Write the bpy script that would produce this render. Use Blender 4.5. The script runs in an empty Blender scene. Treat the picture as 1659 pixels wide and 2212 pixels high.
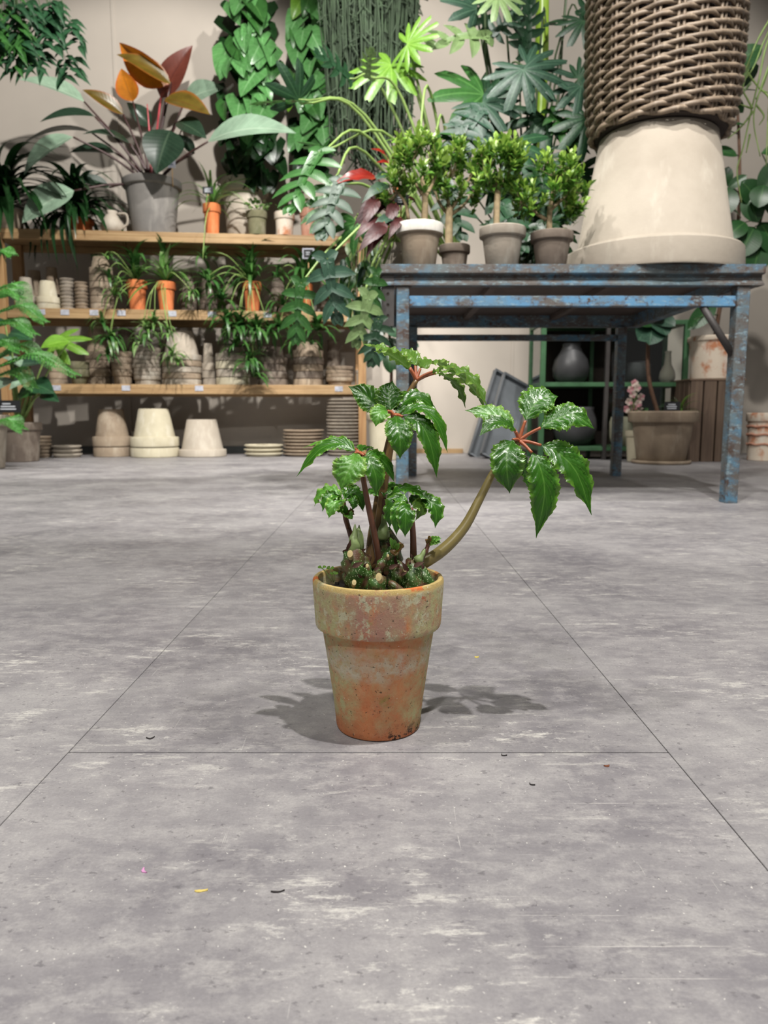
import bpy, math, random
from mathutils import Vector, Matrix
R = math.radians
rnd = random.Random(7)
SC = bpy.context.scene
COL = SC.collection

# ---------------------------------------------------------------- camera, world, lights, exposure
HC, F, TH = 0.30, 1600.0, R(7.48)
cam = bpy.data.cameras.new('camera'); camo = bpy.data.objects.new('camera', cam); COL.objects.link(camo)
camo.location = (0, 0, HC); camo.rotation_euler = (R(90) - TH, 0, 0)
cam.sensor_fit = 'VERTICAL'; cam.sensor_height = 36.0; cam.lens = 36.0 * F / 2212.0
cam.clip_start = 0.02; cam.clip_end = 60
cam.dof.use_dof = True; cam.dof.focus_distance = 0.69; cam.dof.aperture_fstop = cam.lens / 2.3
SC.camera = camo
w = bpy.data.worlds.new('hall_light'); SC.world = w; w.use_nodes = True
w.node_tree.nodes['Background'].inputs[0].default_value = (1.0, 0.985, 0.96, 1)
w.node_tree.nodes['Background'].inputs[1].default_value = 0.13
def spot(name, loc, target, power, angle, radius=0.05, blend=0.35, col=(1, .97, .925)):
    l = bpy.data.lights.new(name, 'SPOT'); l.energy = power; l.spot_size = R(angle); l.spot_blend = blend
    l.shadow_soft_size = radius; l.color = col
    o = bpy.data.objects.new(name, l); COL.objects.link(o); o.location = loc
    o.rotation_euler = (Vector(target) - Vector(loc)).to_track_quat('-Z', 'Y').to_euler(); return o
spot('ceiling_spot_begonia', (0.62, 0.20, 3.45), (0.1, 0.95, 0), 330, 95, 0.03)
spot('ceiling_spot_entry', (-1.3, 0.2, 3.45), (-0.2, 1.2, 0), 130, 95, 0.07)
spot('ceiling_spot_right', (1.7, 0.5, 3.45), (0.5, 1.3, 0), 110, 95, 0.07)
spot('fill_spot_rear', (-0.35, -1.9, 3.45), (0.0, 0.7, 0.05), 190, 80, 0.08)  # added fill lamp behind the camera, brightens the front of the begonia pot
spot('ceiling_spot_table', (0.25, 1.1, 3.45), (1.1, 3.1, 0.9), 235, 70)
spot('ceiling_spot_wall', (1.55, 2.9, 3.45), (1.2, 5.8, 1.5), 215, 85)
spot('ceiling_spot_shelf', (-0.35, 2.5, 3.45), (-1.7, 5.3, 1.25), 500, 75)
spot('ceiling_spot_climbers', (0.55, 3.1, 3.45), (-0.5, 5.4, 1.9), 210, 80)
spot('ceiling_spot_aisle', (-0.9, 2.2, 3.45), (-0.6, 3.9, 0), 330, 72)
SC.view_settings.view_transform = 'Standard'; SC.view_settings.look = 'None'
SC.view_settings.gamma = 1.0; SC.view_settings.use_curve_mapping = False
SC.view_settings.exposure = 0.36

# ---------------------------------------------------------------- pixel helpers (pixel = direction only)
def ray(x, y):
    r, u = (x - 829.5) / F, (1106.0 - y) / F
    return Vector((r, math.cos(TH) + u * math.sin(TH), -math.sin(TH) + u * math.cos(TH)))
def at(x, y, D):
    d = ray(x, y); return Vector((0, 0, HC)) + d * (D / d.y)
def zc(D, z): return D * math.cos(TH) - (z - HC) * math.sin(TH)
def onz(x, z, D): return Vector(((x - 829.5) / F * zc(D, z), D, z))
def hz(y, D): return at(829.5, y, D).z
def m_(px, D, z): return px / F * zc(D, z)

# ---------------------------------------------------------------- object helpers
WM = {}
def put(o, parent, M):
    if parent is not None:
        o.parent = parent; o.matrix_parent_inverse = Matrix.Identity(4)
        o.matrix_basis = WM[parent.name].inverted() @ M
    else:
        o.matrix_basis = M
    WM[o.name] = M
def tag(o, label=None, cat=None, group=None, kind=None):
    if label: o['label'] = label
    if cat: o['category'] = cat
    if group: o['group'] = group
    if kind: o['kind'] = kind
    return o
def thing(name, loc, label, cat, group=None, rotz=0.0):
    o = bpy.data.objects.new(name, None); COL.objects.link(o); o.empty_display_size = 0.02
    put(o, None, Matrix.Translation(loc) @ Matrix.Rotation(rotz, 4, 'Z'))
    return tag(o, label, cat, group)
def newmesh(name, v, f, uv=None, smooth=True):
    me = bpy.data.meshes.new(name); me.from_pydata([tuple(p) for p in v], [], f)
    if uv:
        l = me.uv_layers.new(name='UVMap')
        for lp in me.loops: l.data[lp.index].uv = uv[lp.vertex_index]
    if smooth: me.polygons.foreach_set('use_smooth', [True] * len(me.polygons))
    me.materials.append(None); me.update(); return me
def inst(name, me, mat, parent=None, M=None):
    o = bpy.data.objects.new(name, me); COL.objects.link(o)
    o.material_slots[0].link = 'OBJECT'; o.material_slots[0].material = mat
    put(o, parent, M if M is not None else (WM[parent.name] if parent else Matrix.Identity(4)))
    return o
def wobj(name, v, f, mat, parent=None, uv=None, smooth=True, loc=None):
    """mesh given in world coordinates; its origin goes to loc (or the parent's origin)"""
    L = Vector(loc) if loc is not None else (WM[parent.name].translation.copy() if parent else Vector((0, 0, 0)))
    me = newmesh(name, [Vector(p) - L for p in v], f, uv, smooth)
    return inst(name, me, mat, parent, Matrix.Translation(L))
def boxgeo(x0, x1, y0, y1, z0, z1, b=0.0):
    if b <= 0:
        v = [(x, y, z) for z in (z0, z1) for x, y in ((x0, y0), (x1, y0), (x1, y1), (x0, y1))]
        return v, [(3, 2, 1, 0), (4, 5, 6, 7), (0, 1, 5, 4), (1, 2, 6, 5), (2, 3, 7, 6), (3, 0, 4, 7)]
    v = []; ring = lambda i, z: [(x0 + i, y0 + b, z), (x0 + b, y0 + i, z), (x1 - b, y0 + i, z), (x1 - i, y0 + b, z), (x1 - i, y1 - b, z), (x1 - b, y1 - i, z), (x0 + b, y1 - i, z), (x0 + i, y1 - b, z)]
    for i, z in ((b * .7, z0), (0, z0 + b), (0, z1 - b), (b * .7, z1)): v += ring(i, z)
    f = [tuple(range(7, -1, -1)), tuple(range(24, 32))]
    for k in range(3):
        for i in range(8): f.append((k * 8 + i, k * 8 + (i + 1) % 8, k * 8 + 8 + (i + 1) % 8, k * 8 + 8 + i))
    return v, f
def box(name, x0, x1, y0, y1, z0, z1, mat, parent=None, b=0.0, rotz=0, pivot=None):
    v, f = boxgeo(x0, x1, y0, y1, z0, z1, b)
    return wobj(name, v, f, mat, parent, smooth=False, loc=None if parent else ((x0 + x1) / 2, (y0 + y1) / 2, z0))
def lathegeo(prof, seg=40):
    v, f = [], []
    n = len(prof)
    for r, z in prof:
        for s in range(seg):
            a = 2 * math.pi * s / seg; v.append((r * math.cos(a), r * math.sin(a), z))
    for i in range(n - 1):
        for s in range(seg):
            a, b_ = i * seg + s, i * seg + (s + 1) % seg
            f.append((a, b_, b_ + seg, a + seg))
    return v, f
def spline(pts, n=6):
    P = [Vector(p) for p in pts]
    if len(P) == 2: return [P[0].lerp(P[1], i / n) for i in range(n + 1)]
    Q = [P[0] * 2 - P[1]] + P + [P[-1] * 2 - P[-2]]; out = []
    for i in range(1, len(Q) - 2):
        a, b, c, d = Q[i - 1:i + 3]
        for k in range(n):
            t = k / n
            out.append(.5 * ((2 * b) + (c - a) * t + (2 * a - 5 * b + 4 * c - d) * t * t + (3 * b - a - 3 * c + d) * t ** 3))
    out.append(P[-1]); return out
def tubegeo(pts, rads, seg=7, n=5, smooth=True, cap=True):
    C = spline(pts, n) if smooth else [Vector(p) for p in pts]
    m = len(C); k = len(rads); v, f, uv = [], [], []
    up = Vector((0.3, 1, 0.2)).normalized()
    for i, c in enumerate(C):
        t = (C[min(i + 1, m - 1)] - C[max(i - 1, 0)]).normalized()
        x = t.cross(up)
        if x.length < 1e-3: x = t.cross(Vector((1, 0, 0)))
        x.normalize(); y = x.cross(t); up = y
        q = i / (m - 1) * (k - 1); j = min(int(q), k - 2) if k > 1 else 0
        r = rads[0] if k == 1 else rads[j] + (rads[j + 1] - rads[j]) * (q - j)
        for s in range(seg):
            a = 2 * math.pi * s / seg
            v.append(c + x * (r * math.cos(a)) + y * (r * math.sin(a))); uv.append((s / seg, i / (m - 1)))
    for i in range(m - 1):
        for s in range(seg):
            a, b = i * seg + s, i * seg + (s + 1) % seg
            f.append((a, b, b + seg, a + seg))
    if cap: f += [tuple(range(seg - 1, -1, -1)), tuple(range((m - 1) * seg, m * seg))]
    return v, f, uv
def tube(name, pts, rads, mat, parent, seg=7, n=5, smooth=True):
    v, f, uv = tubegeo(pts, rads, seg, n, smooth); return wobj(name, v, f, mat, parent, uv)
class Join:
    def __init__(s): s.v, s.f, s.uv = [], [], []
    def add(s, v, f, uv=None):
        o = len(s.v); s.v += [Vector(p) for p in v]; s.f += [tuple(i + o for i in q) for q in f]
        s.uv += list(uv) if uv else [(0.5, 0.5)] * len(v)

# ---------------------------------------------------------------- materials
def nodes(m):
    m.use_nodes = True; return m.node_tree.nodes, m.node_tree.links
class G:
    """small node-graph helper"""
    def __init__(s, name):
        s.m = bpy.data.materials.new(name); s.n, s.l = nodes(s.m); s.b = s.n['Principled BSDF']
    def new(s, t, **k):
        x = s.n.new(t)
        for a, b in k.items(): setattr(x, a, b)
        return x
    def link(s, a, b): s.l.new(a, b)
    def coord(s, kind='Object', scale=(1, 1, 1), rot=(0, 0, 0)):
        if kind == 'World': o = s.new('ShaderNodeNewGeometry').outputs['Position']
        else: o = s.new('ShaderNodeTexCoord').outputs[kind]
        mp = s.new('ShaderNodeMapping'); mp.inputs['Scale'].default_value = scale; mp.inputs['Rotation'].default_value = rot
        s.link(o, mp.inputs[0]); return mp.outputs[0]
    def noise(s, vec, scale, detail=5, rough=.6, lo=0.3, hi=0.7, dist=0.0):
        t = s.new('ShaderNodeTexNoise'); t.inputs['Scale'].default_value = scale; t.inputs['Detail'].default_value = detail
        t.inputs['Roughness'].default_value = rough; t.inputs['Distortion'].default_value = dist; s.link(vec, t.inputs['Vector'])
        return s.rng(t.outputs[0], lo, hi)
    def rng(s, o, lo, hi, a=0.0, b=1.0):
        r = s.new('ShaderNodeMapRange'); s.link(o, r.inputs[0])
        for i, q in zip((1, 2, 3, 4), (lo, hi, a, b)): r.inputs[i].default_value = q
        return r.outputs[0]
    def math(s, op, a, b=None):
        n = s.new('ShaderNodeMath', operation=op)
        for i, q in enumerate((a, b)):
            if q is None: continue
            if isinstance(q, (int, float)): n.inputs[i].default_value = q
            else: s.link(q, n.inputs[i])
        return n.outputs[0]
    def mix(s, fac, a, b):
        n = s.new('ShaderNodeMix', data_type='RGBA')
        if isinstance(fac, (int, float)): n.inputs[0].default_value = fac
        else: s.link(fac, n.inputs[0])
        for i, q in ((6, a), (7, b)):
            if isinstance(q, tuple): n.inputs[i].default_value = (*q, 1)
            else: s.link(q, n.inputs[i])
        return n.outputs[2]
    def out(s, col, rough=.6, bump=None, bs=.2, bd=.002, metal=0, spec=.5):
        if isinstance(col, tuple): s.b.inputs['Base Color'].default_value = (*col, 1)
        else: s.link(col, s.b.inputs['Base Color'])
        if isinstance(rough, (int, float)): s.b.inputs['Roughness'].default_value = rough
        else: s.link(rough, s.b.inputs['Roughness'])
        s.b.inputs['Metallic'].default_value = metal; s.b.inputs['Specular IOR Level'].default_value = spec
        if bump is not None:
            b = s.new('ShaderNodeBump'); b.inputs['Strength'].default_value = bs; b.inputs['Distance'].default_value = bd
            s.link(bump, b.inputs['Height']); s.link(b.outputs[0], s.b.inputs['Normal'])
        return s.m
def clay(name, c1, c2, c3=None, rough=.85, scale=7.0, amt=(.35, .7)):
    g = G(name); v = g.coord('Object')
    ri = g.new('ShaderNodeObjectInfo').outputs['Random']
    c = g.mix(g.noise(v, scale, 6, .62, *amt), c1, c2)
    if c3: c = g.mix(g.noise(g.coord('Object', (1, 1, .35)), scale * 2.2, 5, .6, .55, .75), c, c3)
    hsv = g.new('ShaderNodeHueSaturation'); g.link(c, hsv.inputs['Color']); g.link(g.rng(ri, 0, 1, .85, 1.12), hsv.inputs['Value'])
    return g.out(hsv.outputs[0], rough, g.noise(v, 60, 4), .15)
def plain(name, c, rough=.6, metal=0.0, var=.15, scale=20):
    g = G(name); v = g.coord('Object'); n = g.noise(v, scale, 4)
    d = tuple(max(0, q * (1 - var)) for q in c); return g.out(g.mix(n, c, d), rough, n, .06, metal=metal)
def leafmat(name, base, vein=None, edge=None, rough=.32, trans=.18, nveins=9, slant=.5, var=.25, veinamt=.5):
    g = G(name); uv = g.coord('UV'); sx = g.new('ShaderNodeSeparateXYZ'); g.link(uv, sx.inputs[0])
    ax = g.math('ABSOLUTE', g.math('SUBTRACT', sx.outputs[0], .5))           # 0 midrib .. .5 margin
    lat = g.math('ABSOLUTE', g.math('SUBTRACT', g.math('FRACT', g.math('SUBTRACT', g.math('MULTIPLY', sx.outputs[1], nveins), g.math('MULTIPLY', ax, nveins * slant))), .5))
    vm = g.math('MAXIMUM', g.rng(ax, .012, .035, 1, 0), g.math('MULTIPLY', g.rng(lat, .0, .07, 1, 0), .6))
    ri = g.new('ShaderNodeObjectInfo').outputs['Random']
    nz = g.noise(g.coord('Object'), 6, 3, .5, .3, .7)
    dk = tuple(q * (1 - var) for q in base)
    c = g.mix(nz, base, dk)
    if edge: c = g.mix(g.math('MULTIPLY', g.rng(ax, .36, .5, 0, 1), .75), c, edge)
    if vein: c = g.mix(g.math('MULTIPLY', vm, veinamt), c, vein)
    hsv = g.new('ShaderNodeHueSaturation'); g.link(c, hsv.inputs['Color']); g.link(g.rng(ri, 0, 1, .8, 1.2), hsv.inputs['Value'])
    m = g.out(hsv.outputs[0], rough, g.math('MULTIPLY', lat, 1.0), .25, .0015)
    if trans > 0:
        tr = g.new('ShaderNodeBsdfTranslucent'); g.link(hsv.outputs[0], tr.inputs[0])
        mx = g.new('ShaderNodeMixShader'); mx.inputs[0].default_value = trans
        o = g.n['Material Output']; g.link(g.b.outputs[0], mx.inputs[1]); g.link(tr.outputs[0], mx.inputs[2]); g.link(mx.outputs[0], o.inputs[0])
    return m
def srgb(r, g, b):
    f = lambda c: (c / 255 / 12.92) if c <= 10 else ((c / 255 + .055) / 1.055) ** 2.4
    return (f(r), f(g), f(b))

def m_floor():
    g = G('grey_vinyl_tile'); w = g.coord('World')
    big = g.noise(g.coord('World', (1, 1.15, 1)), 4.2, 9, .66, .38, .62)
    c = g.mix(big, srgb(116, 113, 117), srgb(150, 147, 147))
    dk = g.noise(g.coord('World', (1, 1.2, 1), (0, 0, .3)), 2.6, 8, .66, .50, .66)
    c = g.mix(g.math('MULTIPLY', dk, .42), c, srgb(104, 101, 106))
    gr = g.noise(g.coord('World', (1, 1.5, 1)), 30, 7, .76, .46, .62)
    c = g.mix(g.math('MULTIPLY', gr, .55), c, srgb(168, 165, 163))
    zone = g.noise(g.coord('World', (1, 1.4, 1)), 3.0, 5, .6, .44, .60)
    st = g.noise(g.coord('World', (3.2, 11, 1)), 4.6, 8, .78, .54, .62)
    c = g.mix(g.math('MULTIPLY', g.math('MULTIPLY', st, zone), .9), c, srgb(204, 201, 194))
    pt = g.noise(g.coord('World', (8, 14, 1)), 4.4, 8, .8, .585, .635)
    c = g.mix(g.math('MULTIPLY', pt, g.rng(zone, 0, 1, .15, .8)), c, srgb(202, 199, 193))
    ln = g.noise(g.coord('World', (1.6, 130, 1)), 2.6, 4, .66, .68, .71)
    c = g.mix(g.math('MULTIPLY', ln, .55), c, srgb(208, 205, 198))
    l2 = g.noise(g.coord('World', (110, 3, 1), (0, 0, .25)), 2.2, 3, .6, .71, .74)
    c = g.mix(g.math('MULTIPLY', l2, .4), c, srgb(204, 201, 195))
    sp = g.noise(g.coord('World', (34, 48, 1)), 3.0, 5, .7, .60, .65)
    c = g.mix(g.math('MULTIPLY', sp, .6), c, srgb(84, 81, 85))
    wd = g.noise(g.coord('World', (160, 160, 1)), 2.0, 2, .5, .70, .74)
    c = g.mix(g.math('MULTIPLY', wd, .8), c, srgb(214, 211, 204))
    fine = g.noise(w, 420, 3, .7, .3, .7)
    c = g.mix(g.math('MULTIPLY', fine, .36), c, srgb(100, 97, 100))
    ri = g.new('ShaderNodeObjectInfo').outputs['Random']
    hsv = g.new('ShaderNodeHueSaturation'); g.link(c, hsv.inputs['Color']); g.link(g.rng(ri, 0, 1, .92, 1.06), hsv.inputs['Value'])
    return g.out(hsv.outputs[0], g.rng(big, 0, 1, .42, .58), fine, .12, .0006, spec=.4)
def m_wall():
    g = G('pale_plaster'); w = g.coord('World')
    n = g.noise(w, 1.3, 4, .5, .3, .7); c = g.mix(n, srgb(178, 169, 158), srgb(166, 158, 148))
    return g.out(c, .9, g.noise(g.coord('World', (60, 60, 60)), 4, 3), .08)
def m_wood(name, a, b, axis=0):
    g = G(name); s = [14, 14, 14]; s[axis] = .8
    v = g.coord('Object', tuple(s)); n = g.noise(v, 2.2, 5, .65, .3, .7, 1.2)
    k = g.noise(g.coord('Object', (2, 2, 2)), 3, 3, .5, .55, .8)
    c = g.mix(n, a, b); c = g.mix(g.math('MULTIPLY', k, .4), c, tuple(q * .55 for q in b))
    return g.out(c, .62, n, .1)
def m_rust(name='worn_blue_paint_on_steel', blue=(72, 108, 130), k=(.40, .54)):
    g = G(name); v = g.coord('World')
    n = g.noise(g.coord('World', (1, 1, 1.6)), 9, 7, .72, *k); c = g.mix(n, srgb(*blue), srgb(84, 79, 75))
    n2 = g.noise(v, 26, 6, .74, .54, .62); c = g.mix(n2, c, srgb(66, 50, 42))
    n3 = g.noise(v, 6, 5, .65, .48, .62); c = g.mix(g.math('MULTIPLY', n3, .7), c, srgb(92, 108, 112))
    n4 = g.noise(g.coord('World', (1, 1, 3)), 40, 5, .7, .56, .62); c = g.mix(g.math('MULTIPLY', n4, .6), c, srgb(128, 150, 158))
    return g.out(c, .6, n2, .35, .001)
def m_begpot():
    g = G('weathered_terracotta'); v = g.coord('Object'); sz = g.new('ShaderNodeSeparateXYZ'); g.link(g.coord('Object'), sz.inputs[0])
    x, z = sz.outputs[0], sz.outputs[2]
    mul, add = (lambda a, b: g.math('MULTIPLY', a, b)), (lambda a, b: g.math('ADD', a, b))
    ter = g.mix(g.noise(v, 40, 6, .65, .35, .65), srgb(208, 134, 88), srgb(188, 108, 66))
    rimz = g.rng(z, .098, .103)
    # dull pink bloom on the rim, streaked downwards
    bl = mul(g.noise(g.coord('Object', (1, 1, .45)), 55, 7, .72, .38, .54), add(mul(rimz, .85), .12)); c = g.mix(bl, ter, srgb(170, 128, 112))
    # green-grey algae film: strong at both sides, patchy in the middle, none on the lowest finger's breadth
    side = g.rng(add(g.math('ABSOLUTE', g.math('SUBTRACT', x, .004)), mul(g.math('SUBTRACT', g.noise(v, 30, 4, .6, .2, .8), .5), .03)), .016, .044)
    pat = g.noise(g.coord('Object', (1, 1, .55)), 38, 7, .7, .40, .56)
    al = mul(mul(add(mul(side, .8), mul(pat, .45)), g.noise(v, 110, 6, .75, .28, .6)), g.rng(add(z, mul(pat, .006)), .008, .022))
    c = g.mix(g.math('MINIMUM', al, 1.0), c, srgb(176, 172, 126))
    # wavy band of pale lime bloom below the rim, crust on the rim
    wv = mul(g.math('SUBTRACT', g.noise(v, 28, 3, .5, .2, .8), .5), .03)
    zb = add(z, wv); band = mul(g.rng(zb, .058, .074), g.rng(zb, .092, .078))
    lb = mul(g.noise(v, 85, 7, .78, .38, .58), mul(band, .95)); c = g.mix(lb, c, srgb(196, 188, 168))
    cr_ = mul(g.noise(g.coord('Object', (1, 1, .8)), 75, 8, .8, .52, .58), add(mul(rimz, .8), .1)); c = g.mix(cr_, c, srgb(192, 190, 160))
    c = g.mix(mul(g.noise(v, 36, 4, .6, .62, .70), .6), c, srgb(122, 136, 66))
    c = g.mix(mul(g.noise(v, 48, 6, .7, .62, .68), mul(rimz, .9)), c, srgb(186, 104, 72))
    # yellow algae lip with bare orange chips
    lip = mul(g.rng(z, .1425, .1450), g.noise(v, 45, 5, .65, .40, .46)); c = g.mix(lip, c, srgb(186, 162, 104))
    c = g.mix(mul(g.rng(z, .1445, .1465), g.noise(v, 34, 4, .6, .56, .60)), c, srgb(206, 112, 58))
    c = g.mix(mul(g.noise(v, 330, 3, .6, .64, .69), .8), c, srgb(58, 50, 40))
    c = g.mix(mul(g.noise(v, 300, 3, .6, .70, .73), .8), c, srgb(220, 214, 196))
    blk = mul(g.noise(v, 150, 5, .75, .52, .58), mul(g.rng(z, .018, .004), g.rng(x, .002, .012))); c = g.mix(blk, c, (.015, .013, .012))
    return g.out(c, .8, g.noise(v, 150, 7, .75), .5, .0014, spec=.35)
def m_rhizome():
    g = G('spotted_green_rhizome'); v = g.coord('Object')
    vo = g.new('ShaderNodeTexVoronoi'); vo.inputs['Scale'].default_value = 520; vo.inputs['Randomness'].default_value = .75; g.link(v, vo.inputs['Vector'])
    dots = g.rng(vo.outputs['Distance'], .20, .30, 1, 0)
    c = g.mix(g.noise(v, 60, 4), srgb(40, 74, 22), srgb(74, 104, 44)); c = g.mix(g.math('MULTIPLY', dots, .85), c, srgb(196, 214, 168))
    c = g.mix(g.noise(v, 60, 4, .6, .48, .60), c, srgb(86, 60, 42))
    return g.out(c, .42, dots, .3, .0006)
M = {}
M['floor'] = m_floor(); M['wall'] = m_wall(); M['rust'] = m_rust(); M['rust_blue'] = m_rust('bright_worn_blue_paint', (80, 126, 160), (.48, .60)); M['begpot'] = m_begpot(); M['rhizome'] = m_rhizome()
M['pine'] = m_wood('pine_board', srgb(168, 140, 100), srgb(134, 104, 68)); M['pine_post'] = m_wood('pine_post', srgb(172, 138, 94), srgb(140, 102, 64), 2)
M['crate'] = m_wood('dark_crate_wood', srgb(106, 88, 72), srgb(72, 56, 46), 2); M['crate_h'] = m_wood('dark_crate_wood_flat', srgb(112, 92, 74), srgb(78, 60, 48), 0)
M['clay_beige'] = clay('beige_clay', srgb(174, 164, 150), srgb(156, 146, 132), srgb(190, 182, 168), scale=4)
M['clay_grey'] = clay('grey_clay', srgb(158, 148, 134), srgb(132, 122, 110), srgb(176, 170, 158))
M['clay_dark'] = clay('dark_grey_clay', srgb(118, 106, 94), srgb(92, 80, 72), srgb(140, 130, 118))
M['clay_cream'] = clay('cream_clay', srgb(192, 184, 160), srgb(172, 163, 140), srgb(204, 198, 180))
M['clay_brown'] = clay('brown_clay', srgb(150, 134, 114), srgb(122, 106, 90), srgb(164, 152, 134))
M['clay_moss'] = clay('mossy_clay', srgb(112, 108, 82), srgb(84, 84, 58), srgb(134, 128, 110), scale=12)
M['terracotta'] = clay('orange_terracotta', srgb(200, 116, 66), srgb(180, 96, 52), srgb(206, 132, 88))
M['terra_white'] = clay('whitewashed_terracotta', srgb(204, 190, 172), srgb(178, 118, 84), srgb(214, 206, 194), scale=9, amt=(.5, .62))
M['terra_pink'] = clay('pinkish_terracotta', srgb(186, 140, 118), srgb(160, 106, 84), srgb(196, 176, 160), scale=12)
M['zincpot'] = clay('grey_stone_pot', srgb(126, 122, 117), srgb(100, 97, 94), srgb(146, 142, 136), scale=3)
M['white_rim'] = clay('lime_crusted_clay', srgb(206, 202, 194), srgb(184, 178, 168), srgb(218, 215, 208), scale=14)
M['black_vase'] = plain('dark_stoneware', srgb(74, 74, 76), .45, 0, .5, 6)
M['zinc'] = plain('zinc_sheet', srgb(122, 127, 132), .42, .3, .35, 6)
M['green_paint'] = plain('green_painted_steel', srgb(66, 108, 72), .5, 0, .4, 9)
M['dark_steel'] = plain('dark_perforated_steel', srgb(62, 58, 56), .6, 0, .3, 20)
M['under'] = plain('rusty_table_sheet', srgb(84, 70, 62), .7, 0, .35, 7)
M['soil'] = plain('potting_soil', srgb(44, 34, 28), .95, 0, .6, 90)
M['baseboard'] = plain('slate_grey_skirting', srgb(78, 82, 82), .7)
M['grout'] = plain('dark_joint', srgb(112, 108, 108), .9)
M['tag_black'] = plain('black_slate_tag', srgb(26, 27, 30), .7); M['tag_white'] = plain('white_card_tag', srgb(176, 178, 188), .7, 0, .35, 60)
M['ink_white'] = plain('chalk_white', srgb(206, 210, 216), .8); M['ink_dark'] = plain('grey_print', srgb(90, 96, 116), .8)
M['stickwood'] = plain('pale_stick', srgb(196, 160, 112), .7)
M['wicker'] = clay('weathered_wicker', srgb(136, 120, 102), srgb(100, 86, 72), srgb(170, 154, 134), rough=.5, scale=22)
M['wicker_shade'] = plain('shaded_wicker_inside', srgb(52, 42, 36), .8)
M['bark'] = plain('pale_bark', srgb(166, 146, 112), .8, 0, .35, 60); M['bark_dark'] = plain('brown_bark', srgb(104, 76, 58), .8, 0, .35, 50)
M['mosspole'] = plain('brown_moss_pole', srgb(74, 58, 42), .95, 0, .5, 60)
M['ceil'] = plain('ceiling_board', srgb(150, 146, 140), .9)
M['string'] = plain('hanging_cord', srgb(96, 88, 78), .9)
# leaves
M['beg'] = leafmat('begonia_leaf', srgb(50, 102, 18), srgb(108, 156, 66), srgb(104, 150, 46), .31, .12, 7, .62, .35, .4)
M['beg_young'] = leafmat('young_begonia_leaf', srgb(92, 150, 52), srgb(136, 178, 96), srgb(152, 190, 80), .36, .2, 7, .62, .25, .35)
M['beg_under'] = leafmat('begonia_leaf_edge_on', srgb(98, 140, 50), srgb(140, 168, 92), srgb(146, 178, 78), .34, .25, 7, .62, .3, .35)
M['stalk_red'] = plain('red_brown_stalk', srgb(172, 96, 62), .4, 0, .3, 40)
M['stalk_brown'] = plain('brown_olive_stalk', srgb(132, 102, 62), .4, 0, .3, 30)
M['stalk_dark'] = plain('dark_maroon_stalk', srgb(104, 66, 48), .4, 0, .3, 40)
M['stalk_olive'] = plain('olive_stalk', srgb(138, 124, 74), .38, 0, .3, 24)
M['stipule'] = plain('pale_green_sheath', srgb(138, 158, 100), .5, 0, .35, 120); M['scale'] = plain('papery_brown_scale', srgb(84, 54, 42), .85, 0, .5, 80)
M['cut'] = plain('dry_cut_scar', srgb(176, 158, 112), .85, 0, .3, 60)
M['heart'] = leafmat('heart_leaf', srgb(88, 142, 80), srgb(150, 192, 140), None, .3, .25, 6, .6, .3, .5)
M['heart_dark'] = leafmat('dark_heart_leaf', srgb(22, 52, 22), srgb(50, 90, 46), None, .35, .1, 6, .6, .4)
M['green'] = leafmat('mid_green_leaf', srgb(52, 98, 44), srgb(104, 152, 84), None, .35, .2, 10, .5, .35, .4)
M['deep'] = leafmat('deep_green_leaf', srgb(34, 72, 44), srgb(80, 120, 80), None, .45, .12, 10, .5, .4, .4)
M['bluish'] = leafmat('grey_green_leaf', srgb(48, 80, 62), srgb(100, 132, 106), None, .42, .12, 10, .5, .35, .45)
M['lime'] = leafmat('lime_leaf', srgb(104, 150, 46), srgb(150, 186, 90), None, .38, .2, 9, .5, .3, .4)
M['palegreen'] = leafmat('pale_green_leaf', srgb(128, 156, 100), srgb(166, 186, 136), None, .4, .15, 9, .5, .3, .4)
M['rubber'] = leafmat('rubber_leaf', srgb(34, 74, 34), srgb(92, 130, 72), None, .4, .1, 14, .2, .35, .35)
M['jade'] = leafmat('small_glossy_leaf', srgb(92, 138, 52), srgb(130, 168, 84), None, .3, .25, 4, .5, .35, .2)
M['jade2'] = leafmat('small_lime_leaf', srgb(148, 182, 78), srgb(176, 200, 112), None, .3, .3, 4, .5, .3, .2)
M['pale_big'] = leafmat('silvery_green_leaf', srgb(140, 166, 142), srgb(178, 196, 174), None, .32, .15, 11, .35, .3, .5)
M['congo'] = leafmat('dark_philodendron_leaf', srgb(40, 62, 46), srgb(92, 112, 88), None, .3, .1, 11, .35, .35, .4)
M['orange'] = leafmat('orange_young_leaf', srgb(196, 120, 30), srgb(120, 80, 40), srgb(196, 92, 40), .32, .25, 11, .35, .3, .5)
M['olive_red'] = leafmat('olive_brown_leaf', srgb(104, 88, 32), srgb(96, 50, 30), srgb(150, 84, 34), .32, .2, 11, .35, .4, .5)
M['redleaf'] = leafmat('dull_red_leaf', srgb(118, 62, 50), srgb(84, 40, 36), None, .35, .25, 11, .35, .3, .6)
M['wine'] = leafmat('wine_red_leaf', srgb(70, 22, 24), srgb(100, 46, 44), None, .45, .15, 8, .5, .4, .3)
M['wine_bright'] = leafmat('bright_red_leaf', srgb(140, 36, 26), srgb(168, 84, 64), None, .3, .25, 8, .5, .4, .3)
M['strap'] = leafmat('dark_strap_leaf', srgb(30, 62, 30), srgb(60, 96, 56), None, .25, .12, 1, 0, .3, .3)
M['spider'] = leafmat('spider_plant_leaf', srgb(92, 138, 62), srgb(196, 208, 158), None, .35, .2, 1, 0, .3, .6)
M['spider_dk'] = leafmat('green_spider_leaf', srgb(62, 104, 46), srgb(120, 150, 90), None, .35, .2, 1, 0, .3, .4)
M['rhip'] = plain('rhipsalis_stem', srgb(48, 66, 42), .85, 0, .6, 14)
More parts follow.
